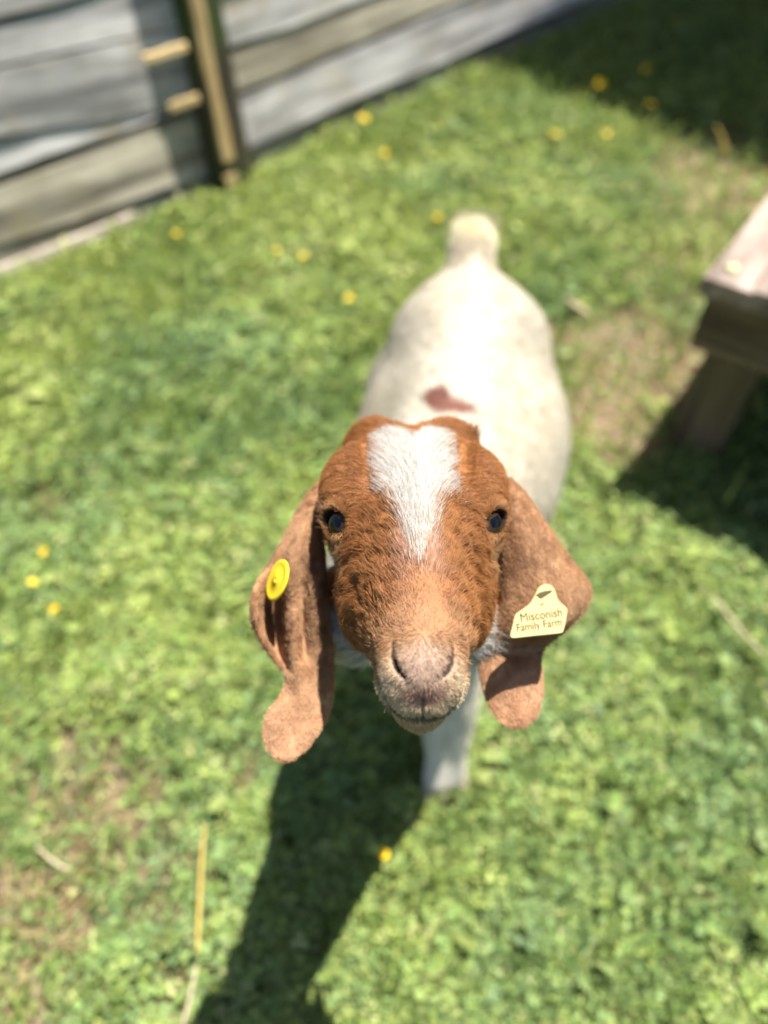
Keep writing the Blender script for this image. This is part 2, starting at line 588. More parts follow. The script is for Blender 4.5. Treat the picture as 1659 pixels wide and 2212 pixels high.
fence_board(fr, sh(R3, .003), sh(R3, .20), US, UR, -.02, -.014, grey_wood, 14)
fence_board(fr, sh(R3, .206), sh(R3, .40), US, UR, -.02, .004, grey_wood, 15)
fence_board(fr, sh(R3, .406), sh(R3, .58), US, UR, -.02, .004, grey_wood, 16)
for u in (.9, 2.2):
    V, F = board_mesh('stud', [fp(u, -.05, -.084), fp(u, 1.4, -.084), fp(u - .09, 1.4, -.084), fp(u - .09, -.05, -.084)], [fp(u, -.05, -.15), fp(u, 1.4, -.15), fp(u - .09, 1.4, -.15), fp(u - .09, -.05, -.15)], 4)
    board_obj('stud', V, F, low_wood, fr)
# post between the two runs, dark for shade; batten and added cleats painted sunlit
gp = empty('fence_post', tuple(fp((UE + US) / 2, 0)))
tag(gp, 'mossy fence post coloured dark for shade with a batten coloured as sunlit wood between the board runs', 'post')


def upright(name, ua, ub, va, vb, w0, w1, mat, parent, lean=0.0, seed=0):
    ua, ub, lean = ua + SL * va, ub + SL * va, SL * (vb - va)
    f = [fp(ua, va, w1), fp(ua + lean, vb, w1), fp(ub + lean, vb, w1), fp(ub, va, w1)]
    b = [fp(ua, va, w0), fp(ua + lean, vb, w0), fp(ub + lean, vb, w0), fp(ub, va, w0)]
    V, F = board_mesh(name, f, b, 6, .002, seed)
    return board_obj(name, V, F, mat, parent)


(ub_, vb_), (ut_, vt_) = fence_uv(503, 320, .09), fence_uv(447, 30, .09)
SL = (ut_ - ub_) / (vt_ - vb_)
UB0 = ub_ - SL * vb_
UB1 = UB0 + .058
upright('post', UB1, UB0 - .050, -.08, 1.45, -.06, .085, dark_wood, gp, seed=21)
upright('batten', UB0 - .004, UB0 - .046, .085, .62, .0855, .094, sunlit_wood, gp, seed=22)
upright('batten', UB0 - .006, UB0 - .046, -.05, .050, .0855, .093, sunlit_wood, gp, seed=23)
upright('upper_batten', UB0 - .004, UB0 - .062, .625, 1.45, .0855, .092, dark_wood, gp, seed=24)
for (pa, pb, sd) in (((312, 128), (404, 101), 25), ((368, 234), (430, 212), 26)):  # added plates that stand for sunlit patches beside the post
    (ua, va), (ub, vb) = fence_uv(*pa, .085), fence_uv(*pb, .085)
    f = [fp(ua, va - .012, .088), fp(ub, vb - .012, .088), fp(ub, vb + .012, .088), fp(ua, va + .012, .088)]
    b = [fp(ua, va - .012, .074), fp(ub, vb - .012, .074), fp(ub, vb + .012, .074), fp(ua, va + .012, .074)]
    V, F = board_mesh('sun_patch_cleat', f, b, 3, .001, sd)
    board_obj('sun_patch_cleat', V, F, sunlit_wood, gp)

# ------------------------------------------------------------------ lean-to shelter that shades the far corner of the pen (mostly out of the frame)
roof_mat = simple_mat('shelter_roof_metal', lin(120, 122, 120), .5, .5)
ed = np.array([.765, -.644, 0]); od = np.array([.644, .765, 0])
EA = at_z(1180, 212) ; EB = at_z(1655, 380)
H_E = 2.25
shift = np.array([SUN[0], SUN[1], 0]) / SUN[2] * H_E
e0 = EA + shift; e1 = EB + shift
ed = e1 - e0; ed[2] = 0; ed /= np.linalg.norm(ed); od = np.array([-ed[1], ed[0], 0]); od = od if od[1] > 0 else -od
sa_ = e0 - ed * .35; sb_ = e1 + ed * 2.2
sa_[2] = sb_[2] = H_E
stt = empty('shelter', tuple(np.append(((sa_ + sb_) / 2)[:2] + od[:2] * 1.2, 0)))
tag(stt, 'grey boarded animal shelter with an overhanging metal roof beyond the shaded corner', 'shed')
V, F = board_mesh('roof', [sa_, sb_, sb_ + od * 2.6 + ZZ * .5, sa_ + od * 2.6 + ZZ * .5], [sa_ - ZZ * .04, sb_ - ZZ * .04, sb_ + od * 2.6 + ZZ * .46, sa_ + od * 2.6 + ZZ * .46], 8)
board_obj('roof', V, F, roof_mat, stt)
L_ = np.linalg.norm(sb_ - sa_)
nb_ = 12
for i in range(nb_):
    a = sa_ + od * .75 + ed * (L_ * i / nb_ + .01); b = sa_ + od * .75 + ed * (L_ * (i + 1) / nb_ - .006)
    a = a * np.array([1, 1, 0]); b = b * np.array([1, 1, 0])
    V, F = board_mesh('wall_board', [b - ZZ * .05, b + ZZ * 2.3, a + ZZ * 2.3, a - ZZ * .05], [b - ZZ * .05 + od * .03, b + ZZ * 2.3 + od * .03, a + ZZ * 2.3 + od * .03, a - ZZ * .05 + od * .03], 3, 0, 30 + i)
    board_obj('wall_board', V, F, low_wood, stt)
for q_ in (sa_ + ed * .1 + od * 2.5, sb_ - ed * .1 + od * 2.5):
    a = q_ * np.array([1, 1, 0])
    V, F = board_mesh('corner_post', [a, a + ZZ * 2.65, a + ZZ * 2.65 + ed * .09, a + ed * .09], [a + od * .09, a + ZZ * 2.65 + od * .09, a + ZZ * 2.65 + ed * .09 + od * .09, a + ed * .09 + od * .09], 2)
    board_obj('corner_post', V, F, low_wood, stt)

# ------------------------------------------------------------------ low wooden bench at the edge of the frame
HBN = .45
bc0 = at_z(1520, 598, HBN)
bdir = np.array([math.cos(R(54)), math.sin(R(54)), 0]); fdir = np.array([math.cos(R(-34)), math.sin(R(-34)), 0])
bench = empty('wooden_bench', (float(bc0[0] + .3), float(bc0[1] + .15), 0))
tag(bench, 'low weathered pinkish wooden bench casting a dark shadow on the clover', 'bench')
bench_wood = wood_mat('bench_wood', lin(104, 90, 80), lin(172, 156, 144), lin(158, 128, 120), .2)
bench_dark = wood_mat('bench_frame_wood', lin(82, 70, 58), lin(136, 118, 98), lin(104, 96, 68), .2)


def bpnt(a, b, z):           # a along the planks, b across the seat
    q = bc0 + bdir * a + fdir * b
    return np.array([q[0], q[1], z])


def bbox(name, a0, a1, b0, b1, z0, z1, mat, seed, along='a'):
    if along == 'a':
        f = [bpnt(a0, b0, z1), bpnt(a1, b0, z1), bpnt(a1, b1, z1), bpnt(a0, b1, z1)]
        b = [bpnt(a0, b0, z0), bpnt(a1, b0, z0), bpnt(a1, b1, z0), bpnt(a0, b1, z0)]
    elif along == 'b':
        f = [bpnt(a0, b0, z0), bpnt(a0, b1, z0), bpnt(a0, b1, z1), bpnt(a0, b0, z1)]
        b = [bpnt(a1, b0, z0), bpnt(a1, b1, z0), bpnt(a1, b1, z1), bpnt(a1, b0, z1)]
    else:
        f = [bpnt(a0, b0, z0), bpnt(a0, b0, z1), bpnt(a0, b1, z1), bpnt(a0, b1, z0)]
        b = [bpnt(a1, b0, z0), bpnt(a1, b0, z1), bpnt(a1, b1, z1), bpnt(a1, b1, z0)]
    V, F = board_mesh(name, f, b, 6, .0012, seed)
    return board_obj(name, V, F, mat, bench)


bb_ = 0.0
for i, wpl in enumerate((.085, .125, .125, .125, .10)):
    bbox('seat_plank', 0.0 + .004 * (i % 2), .95, bb_, bb_ + wpl - .0012, HBN - .034, HBN + .002 * (i % 3), bench_wood, 60 + i)
    bb_ += wpl
bbox('apron', .035, .06, .012, .54, HBN - .17, HBN - .036, bench_dark, 70, 'b')
bbox('apron', .86, .885, .012, .54, HBN - .17, HBN - .036, bench_dark, 71, 'b')
bbox('side_rail', .065, .855, .014, .04, HBN - .15, HBN - .036, bench_dark, 72)
bbox('side_rail', .065, .855, .50, .53, HBN - .15, HBN - .036, bench_dark, 73)
for (a, b) in ((.062, .042), (.062, .41), (.77, .042), (.77, .41)):
    bbox('leg', a, a + .10, b, b + .105, -.01, HBN - .037, bench_dark, 74, 'z')

# ------------------------------------------------------------------ the goat: implicit surface -> one mesh, fur as hair curves
def surface_nets(D, lo, h):
    """dual surface of the zero level of a regular grid; returns vertices and quads"""
    nx, ny, nz = D.shape
    S = D < 0
    cnt = np.zeros((nx - 1, ny - 1, nz - 1), np.int8)
    for a in (0, 1):
        for b in (0, 1):
            for c in (0, 1):
                cnt += S[a:nx - 1 + a, b:ny - 1 + b, c:nz - 1 + c]
    act = (cnt > 0) & (cnt < 8)
    I, J, K = np.nonzero(act)
    idx = np.full(act.shape, -1, np.int32)
    idx[I, J, K] = np.arange(len(I))
    acc = np.zeros((len(I), 3)); num = np.zeros(len(I))
    corners = [(a, b, c) for a in (0, 1) for b in (0, 1) for c in (0, 1)]
    vals = {c: D[I + c[0], J + c[1], K + c[2]] for c in corners}
    for c in corners:
        for ax in range(3):
            if c[ax]: continue
            e = list(c); e[ax] = 1; e = tuple(e)
            v0, v1 = vals[c], vals[e]
            cross = (v0 < 0) != (v1 < 0)
            t = np.where(cross, v0 / np.where(cross, v0 - v1, 1), 0)
            p = np.tile(np.array(c, float), (len(I), 1))
            p[:, ax] += t
            acc += np.where(cross[:, None], p, 0); num += cross
    V = (np.stack([I, J, K], 1) + acc / num[:, None]) * h + np.array(lo)
    quads = []
    for ax in range(3):
        b, c = [(1, 2), (2, 0), (0, 1)][ax]
        s0 = [slice(None)] * 3; s1 = [slice(None)] * 3
        s0[ax] = slice(0, -1); s1[ax] = slice(1, None)
        A, B = S[tuple(s0)], S[tuple(s1)]
        E = np.argwhere(A != B)
        if not len(E): continue
        ok = (E[:, b] > 0) & (E[:, c] > 0)
        lim = np.array(act.shape)
        ok &= (E[:, b] < lim[b]) & (E[:, c] < lim[c]) & (E[:, ax] < lim[ax])
        E = E[ok]
        flip = A[E[:, 0], E[:, 1], E[:, 2]]
        def cell(db, dc):
            q = E.copy(); q[:, b] -= db; q[:, c] -= dc
            return idx[q[:, 0], q[:, 1], q[:, 2]]
        q = np.stack([cell(1, 1), cell(0, 1), cell(0, 0), cell(1, 0)], 1)
        q[~flip] = q[~flip][:, ::-1]
        quads.append(q)
    return V, np.concatenate(quads)


def smin(a, b, k):
    h = np.clip(0.5 + 0.5 * (b - a) / k, 0, 1)
    return b * (1 - h) + a * h - k * h * (1 - h)


def smax(a, b, k):
    return -smin(-a, -b, k)


def ellip(P, c, r):
    q = [(P[i] - c[i]) / r[i] for i in range(3)]
    k0 = np.sqrt(q[0] ** 2 + q[1] ** 2 + q[2] ** 2)
    return (k0 - 1) * min(r) * 0.6 + (k0 - 1) * k0 / np.maximum(np.sqrt(sum((q[i] / r[i]) ** 2 for i in range(3))), 1e-6) * 0.4


def capsule(P, a, b, ra, rb):
    a = np.array(a, float); b = np.array(b, float)
    ab = b - a
    t = sum((P[i] - a[i]) * ab[i] for i in range(3)) / ab.dot(ab)
    t = np.clip(t, 0, 1)
    d = np.sqrt(sum((P[i] - a[i] - ab[i] * t) ** 2 for i in range(3)))
    return d - (ra + (rb - ra) * t)


def polycap(P, pts, rad):
    d = None
    for i in range(len(pts) - 1):
        e = capsule(P, pts[i], pts[i + 1], rad[i], rad[i + 1])
        d = e if d is None else np.minimum(d, e)
    return d


# head frame: x across, s along the face towards the muzzle, t out of the forehead; origin midway between the eyes
TILT = R(46)
EYE_MID = at_depth(897, 1123, 0.52)
TOW = -FW
HM = -math.cos(TILT) * UP + math.sin(TILT) * TOW
HN = math.sin(TILT) * UP + math.cos(TILT) * TOW
HB = np.stack([RT, HM, HN], axis=1)            # columns: head axes in world


def to_head(W): return (np.asarray(W) - EYE_MID) @ HB
def to_world(Hp): return np.asarray(Hp) @ HB.T + EYE_MID


EAR_L = [
 [(694,1046,.585),(693,1060,.583),(692,1075,.58),(692,1090,.578),(692,1105,.578),(692,1118,.58),(692,1128,.585)],
 [(652,1093,.575),(658,1098,.567),(666,1105,.562),(674,1112,.56),(682,1120,.563),(690,1128,.568),(698,1136,.575)],
 [(600,1190,.565),(612,1188,.556),(628,1187,.552),(645,1187,.548),(662,1189,.552),(680,1193,.556),(700,1198,.562)],
 [(556,1262,.540),(573,1252,.552),(602,1245,.562),(630,1243,.545),(655,1243,.552),(682,1243,.547),(702,1245,.555)],
 [(545,1312,.530),(560,1308,.548),(592,1302,.574),(630,1298,.547),(653,1297,.556),(682,1296,.545),(705,1297,.553)],
 [(558,1365,.540),(576,1362,.560),(602,1358,.576),(632,1352,.545),(655,1350,.557),(686,1348,.545),(711,1348,.552)],
 [(590,1417,.552),(600,1414,.567),(612,1412,.568),(635,1408,.543),(658,1405,.552),(692,1402,.545),(718,1402,.55)],
 [(619,1455,.552),(624,1455,.548),(632,1455,.543),(645,1455,.538),(668,1456,.541),(697,1458,.543),(721,1462,.549)],
 [(612,1497,.545),(622,1500,.54),(635,1503,.537),(652,1506,.534),(673,1510,.535),(697,1513,.54),(715,1516,.546)],
 [(580,1541,.536),(598,1545,.534),(617,1549,.533),(638,1553,.533),(660,1556,.533),(683,1558,.535),(702,1556,.539)],
 [(571,1580,.535),(588,1586,.533),(607,1590,.532),(628,1592,.532),(648,1592,.532),(668,1588,.533),(686,1581,.535)],
 [(580,1612,.533),(593,1616,.532),(607,1618,.531),(622,1618,.531),(638,1616,.531),(654,1611,.532),(670,1603,.533)],
 [(594,1630,.531),(602,1634,.530),(611,1637,.530),(621,1637,.530),(631,1634,.530),(641,1629,.530),(650,1622,.531)]]
EAR_R = [
 [(1085,1128,.59),(1086,1115,.583),(1088,1100,.578),(1090,1085,.576),(1093,1068,.578),(1096,1052,.582),(1098,1040,.588)],
 [(1082,1160,.575),(1090,1150,.565),(1100,1138,.56),(1110,1125,.557),(1120,1108,.558),(1130,1092,.562),(1140,1078,.57)],
 [(1078,1205,.567),(1095,1200,.555),(1113,1192,.55),(1133,1182,.547),(1155,1170,.548),(1178,1158,.552),(1196,1160,.562)],
 [(1075,1255,.565),(1095,1252,.553),(1118,1248,.548),(1145,1240,.545),(1175,1230,.543),(1205,1218,.547),(1236,1214,.56)],
 [(1072,1295,.565),(1093,1293,.553),(1118,1290,.547),(1148,1286,.543),(1180,1280,.54),(1222,1268,.541),(1271,1266,.558)],
 [(1068,1335,.563),(1090,1333,.552),(1116,1331,.546),(1146,1329,.542),(1178,1326,.54),(1222,1318,.542),(1266,1308,.558)],
 [(1060,1368,.562),(1082,1366,.555),(1106,1365,.55),(1132,1364,.546),(1160,1363,.545),(1192,1362,.548),(1225,1356,.556)],
 [(1046,1400,.566),(1066,1398,.564),(1088,1397,.563),(1110,1397,.562),(1132,1397,.562),(1152,1397,.563),(1175,1396,.562)],
 [(1036,1432,.566),(1055,1431,.563),(1077,1430,.561),(1100,1430,.56),(1124,1430,.559),(1146,1430,.559),(1165,1429,.56)],
 [(1042,1475,.563),(1060,1474,.559),(1081,1474,.556),(1104,1474,.555),(1127,1474,.554),(1149,1473,.555),(1168,1472,.558)],
 [(1053,1512,.557),(1070,1513,.555),(1089,1514,.554),(1108,1514,.553),(1129,1514,.553),(1149,1512,.553),(1166,1508,.555)],
 [(1070,1543,.554),(1082,1546,.553),(1096,1548,.552),(1110,1549,.551),(1127,1548,.551),(1143,1546,.552),(1158,1540,.553)],
 [(1084,1558,.551),(1092,1562,.551),(1101,1565,.551),(1111,1566,.551),(1122,1566,.551),(1133,1563,.551),(1143,1557,.551)]]


def catmull(A, n):
    """resample the first axis of A with a Catmull-Rom spline, n samples per span"""
    A = np.concatenate([2 * A[:1] - A[1:2], A, 2 * A[-1:] - A[-2:-1]])
    out = []
    m = len(A) - 3
    for i in range(m):
        p0, p1, p2, p3 = A[i:i + 4]
        for k in range(n + (i == m - 1)):
            t = k / n
            out.append(0.5 * ((2 * p1) + (-p0 + p2) * t + (2 * p0 - 5 * p1 + 4 * p2 - p3) * t * t + (-p0 + 3 * p1 - 3 * p2 + p3) * t ** 3))
    return np.array(out)


def ear_surface(grid):
    W = np.array([[at_depth(*p) for p in row] for row in grid])
    W = catmull(W, 30)
    W = catmull(W.transpose(1, 0, 2), 16).transpose(1, 0, 2)
    return to_head(W.reshape(-1, 3)).reshape(W.shape)


VOX = 0.0017
LO = np.array([-0.124, -0.128, -0.158]); HI = np.array([0.168, 0.156, 0.052])
ax = [np.arange(LO[i], HI[i], VOX) for i in range(3)]
PX, PS, PT = np.meshgrid(*ax, indexing='ij')
PX = PX.astype(np.float32); PS = PS.astype(np.float32); PT = PT.astype(np.float32)

st_s   = [-.126, -.115, -.103, -.088, -.070, -.050, -.030,  .000,  .030,  .060,  .080,  .095,  .110,  .124,  .135,  .1425]
st_top = [-.052, -.026, -.003,  .010,  .0190, .0255, .0300,  .0325, .0320, .0285,  .0265, .0250,  .0235,  .0205, .0130, -.004]
st_w   = [ .014,  .032,  .042,  .0490,  .0550, .0580, .0590,  .0540, .0495, .0405,  .0332, .0280,  .0245,  .0216, .0172, .008]
st_tw  = [-.075, -.052, -.040, -.030, -.022, -.016, -.014, -.018, -.028, -.029, -.021, -.014, -.009, -.007, -.007, -.010]
st_bot = [-.095, -.100, -.103, -.104, -.103, -.101, -.098, -.092, -.084, -.072, -.060, -.051, -.044, -.036, -.027, -.014]
st_p   = [ 2.2,   2.2,   2.2,   2.2,   2.2,   2.2,   2.1,   1.95,  1.8,   1.75,  1.9,   2.1,   2.3,   2.3,   2.2,   2.0]


def cubic(xs, ys, x):
    xs = np.array(xs); ys = np.array(ys)
    m = np.gradient(ys, xs)
    i = np.clip(np.searchsorted(xs, x) - 1, 0, len(xs) - 2)
    h = xs[i + 1] - xs[i]; t = np.clip((x - xs[i]) / h, 0, 1)
    return ((2 * t ** 3 - 3 * t ** 2 + 1) * ys[i] + (t ** 3 - 2 * t ** 2 + t) * h * m[i] + (-2 * t ** 3 + 3 * t ** 2) * ys[i + 1] + (t ** 3 - t ** 2) * h * m[i + 1]).astype(np.float32)


s1 = ax[1]
top, wid, tw, bot, pw = [cubic(st_s, q, s1)[None, :, None] for q in (st_top, st_w, st_tw, st_bot, st_p)]
dT = PT - tw
hh = np.where(dT > 0, top - tw, tw - bot)
rr = ((np.abs(PX) / wid) ** pw + (np.abs(dT) / hh) ** pw) ** (1 / pw)
D = (rr - 1) * np.minimum(wid, hh) * 0.9
D = np.maximum(D, np.maximum(PS - 0.1425, -0.124 - PS))
P3 = (np.abs(PX), PS, PT)
# orbits, brow bosses, horn-bud bosses, cheeks, muzzle, lips, chin
EYE_C = np.array([0.0436, 0.0015, -0.0045])
D = smin(D, ellip(P3, EYE_C + np.array([-.0015, -.006, .001]), (.0205, .0220, .0208)), 0.012)
D = smin(D, ellip(P3, (.0405, -.034, .001), (.0195, .025, .0180)), 0.020)
D = smin(D, ellip(P3, (.026, -.095, -.014), (.022, .019, .021)), 0.012)
D = smin(D, ellip(P3, (.028, .036, -.040), (.020, .034, .030)), 0.014)
D = smin(D, ellip(P3, (.0, .114, -.002), (.0232, .027, .0240)), 0.010)
D = smin(D, ellip(P3, (.0098, .1280, -.0035), (.0135, .0130, .0125)), 0.008)
D = smin(D, ellip(P3, (.0, .1245, -.0300), (.0138, .0172, .0140)), 0.012)
D = smin(D, ellip(P3, (.0, .1190, .0110), (.0172, .021, .0130)), 0.008)
# throat wool behind the jaw
D = smin(D, ellip(P3, (.039, -.002, -.096), (.036, .036, .033)), 0.014)
# nostril wings
D = smin(D, polycap(P3, [(.0188, .111, .0125), (.0182, .123, .0090), (.0142, .1335, .0040)], [.0042, .0050, .0040]), 0.005)
# creases beside the brow
D = smax(D, -polycap(P3, [(.0335, -.058, .020), (.0295, -.030, .0305), (.0315, -.006, .0300)], [.003, .0050, .003]), 0.006)
# mouth groove
D0 = D.copy()
tm = (-0.0150 - 0.008 * smooth(0.136, 0.095, PS) + 55.0 * np.maximum(np.abs(PX) - .006, 0) ** 2).astype(np.float32)
groove = np.maximum(np.maximum(np.abs(PT - tm) - 0.0017, -(D0 + 0.0070)), 0.100 - PS)
D = smax(D, -groove, 0.002)
# philtrum
D = smax(D, -np.maximum(np.maximum(np.abs(PX) - .0006, -(D0 + .003)), np.maximum(.120 - PS, np.abs(PT + .004) - .010)), 0.0015)
# nostrils
NOSTRIL = [(.0156, .1175, .0205), (.0153, .1245, .0182), (.0126, .1300, .0162), (.0074, .1348, .0135), (.0022, .1380, .0102)]; NOSTRIL_R = [.0009, .0021, .0031, .0025, .0011]
D = smax(D, -polycap(P3, NOSTRIL, NOSTRIL_R), 0.002)
# eye openings
EYE_R = 0.0158
g = np.array([.68, .34, .62]); g /= np.linalg.norm(g)
la = np.array([.55, -.72, -.35]); la -= g * la.dot(g); la /= np.linalg.norm(la)
sa = np.cross(g, la)
q = [P3[i] - (EYE_C + g * .0172)[i] for i in range(3)]
cl = sum(q[i] * la[i] for i in range(3)); cs = sum(q[i] * sa[i] for i in range(3)); cg = sum(q[i] * g[i] for i in range(3))
D = smax(D, -(np.sqrt((cl / .0122) ** 2 + (np.abs(cs) / (.0074 - .15 * np.abs(cl))) ** 2 + (cg / .0125) ** 2) - 1) * .007, 0.0015)
# ears: distance to a dense point sheet
Ear = np.full(D.shape, 0.03, np.float32)
ear_pts = []
for grid in (EAR_L, EAR_R):
    S = ear_surface(grid)
    ear_pts.append(S)
    nr, ncol = S.shape[:2]
    e = np.linspace(-1, 1, ncol)[None, :].repeat(nr, 0)
    e2 = np.linspace(0, 1, nr)[:, None].repeat(ncol, 1)
    rad = 0.0019 - 0.0005 * np.abs(e) ** 6 - 0.0002 * smooth(.85, 1, e2) + 0.002 * smooth(.12, 0, e2)
    p = S.reshape(-1, 3); rad = rad.ravel()
    wv = vnoise(p * np.array([130, 45, 45]), 33) * .0011 + vnoise(p * np.array([300, 90, 90]), 34) * .0005
    p = p + wv[:, None] * np.array([.2, .6, .75])
    base = np.floor((p - LO) / VOX).astype(int)
    for i in range(-2, 4):
        for j in range(-2, 4):
            for k in range(-2, 4):
                c = base + np.array([i, j, k])
                dist = np.sqrt(((c * VOX + LO - p) ** 2).sum(1)) - rad
                ok = ((c >= 0) & (c < np.array(D.shape))).all(1)
                np.minimum.at(Ear, (c[ok, 0], c[ok, 1], c[ok, 2]), dist[ok].astype(np.float32))
headD = D
D = smin(D, Ear, 0.005)
HV, HQ = surface_nets(D, LO, VOX)


def sample(G, V):
    f = (V - LO) / VOX
    i = np.clip(np.round(f).astype(int), 0, np.array(G.shape) - 1)
    return G[i[:, 0], i[:, 1], i[:, 2]]


ear_flag = smooth(-.0015, .0015, sample(headD, HV) - np.maximum(sample(Ear, HV), -0.004) )

# --- head colours (linear)
RUST = lin(184, 128, 76); RUST_D = lin(138, 91, 52); TAN = lin(205, 150, 100); CREAM = lin(226, 196, 150)
WHITE = lin(224, 219, 211); GREYN = lin(200, 172, 154); PINK = lin(214, 160, 142); DARK = lin(40, 30, 28)


def mixc(a, b, f):
    f = np.asarray(f)[:, None]
    return a * (1 - f) + b * f


def blaze_mask(Hp, wob=0.0):
    x, s = Hp[:, 0] + 0.0005, Hp[:, 1]
    hw = np.interp(s, [-.090, -.085, -.080, -.056, -.02, .0, .008, .02, .04, .054, .066, .09], [.0, .017, .0190, .0200, .0212, .0208, .0185, .0120, .0080, .0050, .0, -.03])
    n = vnoise(Hp * 260, 3) * .0022 + wob
    m = smooth(.0015, -.0015, np.abs(x) - hw + n)
    m = m * smooth(-.0015, .0015, s + .078 - .010 * ((np.abs(x) - .012) / .012) ** 2 + n)
    notch = smooth(.0035, .0005, np.abs(x) - np.interp(s, [-.12, -.078, -.055], [.008, .0035, 0])) * smooth(-.055, -.068, s)
    return m * (1 - notch) * smooth(-.045, -.02, Hp[:, 2])


def head_colour(Hp, ear, wob=0.0):
    x, s, t = Hp.T
    ax_ = np.abs(x)
    n1 = vnoise(Hp * 90, 1); n2 = vnoise(Hp * 280, 2)
    c = np.tile(RUST, (len(Hp), 1))
    c = mixc(c, RUST_D, np.clip(.35 + .5 * n1 + .35 * n2, 0, 1) * .4)
    # tan around the eyes and on the brow bosses
    d_eye = np.sqrt((ax_ - .049) ** 2 + (s + .010) ** 2 * .7 + (t + .0) ** 2)
    c = mixc(c, TAN, smooth(.040, .022, d_eye) * .16)
    d_low = np.sqrt((ax_ - .050) ** 2 + (s - .020) ** 2 + (t + .01) ** 2)
    c = mixc(c, CREAM, smooth(.018, .006, d_low) * .35)
    # nose bridge and muzzle turn paler
    bridge = smooth(.026, .010, ax_ + .004 * n1) * smooth(.045, .07, s) * smooth(-.005, .012, t)
    c = mixc(c, lin(176, 128, 94), bridge * .7)
    muz = smooth(.074, .116, s + .25 * (0.02 - ax_) + .004 * n2)
    c = mixc(c, lin(186, 145, 108), muz * .85)
    low = smooth(.116, .134, s) 
    c = mixc(c, lin(240, 216, 184), low * .85)  # muzzle front lightened in place of sunlight on the lips
    nose = smooth(.019, .007, np.sqrt((ax_ * .95) ** 2 + (s - .131) ** 2 + ((t - .014) * .7) ** 2))
    c = mixc(c, GREYN, nose * .85)
    pk = smooth(.010, .004, np.sqrt((ax_ * .7) ** 2 + (s - .1375) ** 2 + (t - .006) ** 2))
    c = mixc(c, PINK, pk * .85)
    lip = smooth(.007, .002, np.abs(t + .015)) * smooth(.118, .132, s)
    c = mixc(c, lin(80, 60, 50), lip * .85)
    chin = smooth(-.019, -.026, t) * smooth(.1, .12, s)
    c = mixc(c, lin(214, 182, 142), chin * .8)
    # throat and behind the jaw: white
    c = mixc(c, WHITE, smooth(-.068, -.078, t + .004 * n1 - .10 * np.maximum(s - .04, 0)) * smooth(.075, .06, s))
    c = mixc(c, WHITE, smooth(-.112, -.118, s) * smooth(-.03, -.05, t))
    b = blaze_mask(Hp, wob)
    fr = smooth(.080, .055, s + .006 * n2) * smooth(.018, .008, ax_) * smooth(.0, .012, t) * smooth(.03, .05, s)
    c = mixc(c, lin(226, 196, 178), fr * .35)
    c = mixc(c, WHITE, b)
    # ears
    strk = vnoise(Hp * np.array([330, 70, 70]), 8)
    ce = mixc(np.tile(lin(202, 162, 123), (len(Hp), 1)), lin(170, 129, 95), np.clip(.35 + .5 * n1 + .35 * strk, 0, 1))
    ce = mixc(ce, lin(222, 180, 142), smooth(-.088, -.112, t) * .85)
    spots = smooth(.25, .6, vnoise(Hp * 150, 9)) * smooth(-.10, -.08, t) * (x < 0)
    ce = mixc(ce, lin(120, 76, 52), spots * .5)
    c = mixc(c, ce, ear)
    return c


hc = head_colour(HV, ear_flag)
# bare dark skin: nostrils, eye rims
ax_h = np.abs(HV[:, 0])
nd = polycap((ax_h, HV[:, 1], HV[:, 2]), NOSTRIL, NOSTRIL_R)
nost = smooth(.0012, .0002, nd)
hc = mixc(hc, lin(70, 48, 46), nost * .95)
qe = [(np.stack([ax_h, HV[:, 1], HV[:, 2]], 1) - (EYE_C + g * .0172)) @ v for v in (la, sa, g)]
eo = np.sqrt((qe[0] / .0122) ** 2 + (np.abs(qe[1]) / (.0074 - .15 * np.abs(qe[0]))) ** 2 + (qe[2] / .0125) ** 2)
rim = smooth(1.20, 1.06, eo)
inner = smooth(.012, .004, np.sqrt((ax_h - .0405) ** 2 + (HV[:, 1] - .0135) ** 2 + (HV[:, 2] - .008) ** 2))
hc = mixc(hc, lin(96, 62, 38), smooth(.026, .016, np.sqrt((ax_h - .049) ** 2 + (HV[:, 1] - .002) ** 2 + (HV[:, 2] - .003) ** 2)) * .7)  # skin round the eye darkened in place of fur shade
hc = mixc(hc, lin(44, 32, 30), np.maximum(rim, inner * .6))
bare = np.maximum(nost, rim)
gro = sample(np.maximum(np.abs(PT - tm) - 0.0017, 0.100 - PS), HV)
mouthbare = smooth(.0008, -.0002, gro) * (sample(D0, HV) < -.0012)
hc = mixc(hc, lin(60, 40, 36), mouthbare)
bare = np.maximum(bare, mouthbare)
HW = to_world(HV)

# --- body in world space
BV0 = np.array([-0.14, 0.30, -0.0]); BV1 = np.array([0.36, 1.16, 0.80]); BVOX = 0.0055
bx_ = [np.arange(BV0[i], BV1[i], BVOX, dtype=np.float32) for i in range(3)]
P = np.meshgrid(*bx_, indexing='ij')
B = ellip(P, (.055, .600, .425), (.100, .150, .145))
B = smin(B, ellip(P, (.105, .775, .395), (.150, .210, .150)), .05)
B = smin(B, ellip(P, (.190, .840, .375), (.090, .130, .125)), .04)
B = smin(B, ellip(P, (.128, .925, .435), (.112, .120, .135)), .05)
for hx in (.078, .182): B = smin(B, ellip(P, (hx, .935, .485), (.058, .062, .065)), .04)
B = smin(B, polycap(P, [(.06, .59, .510), (.090, .76, .505), (.125, .95, .500)], [.055, .066, .06]), .04)
B = smin(B, polycap(P, [(.06, .57, .45), (.045, .50, .585), (.03, .425, .715)], [.105, .082, .062]), .05)
B = smin(B, ellip(P, (.010, .515, .415), (.088, .075, .105)), .04)
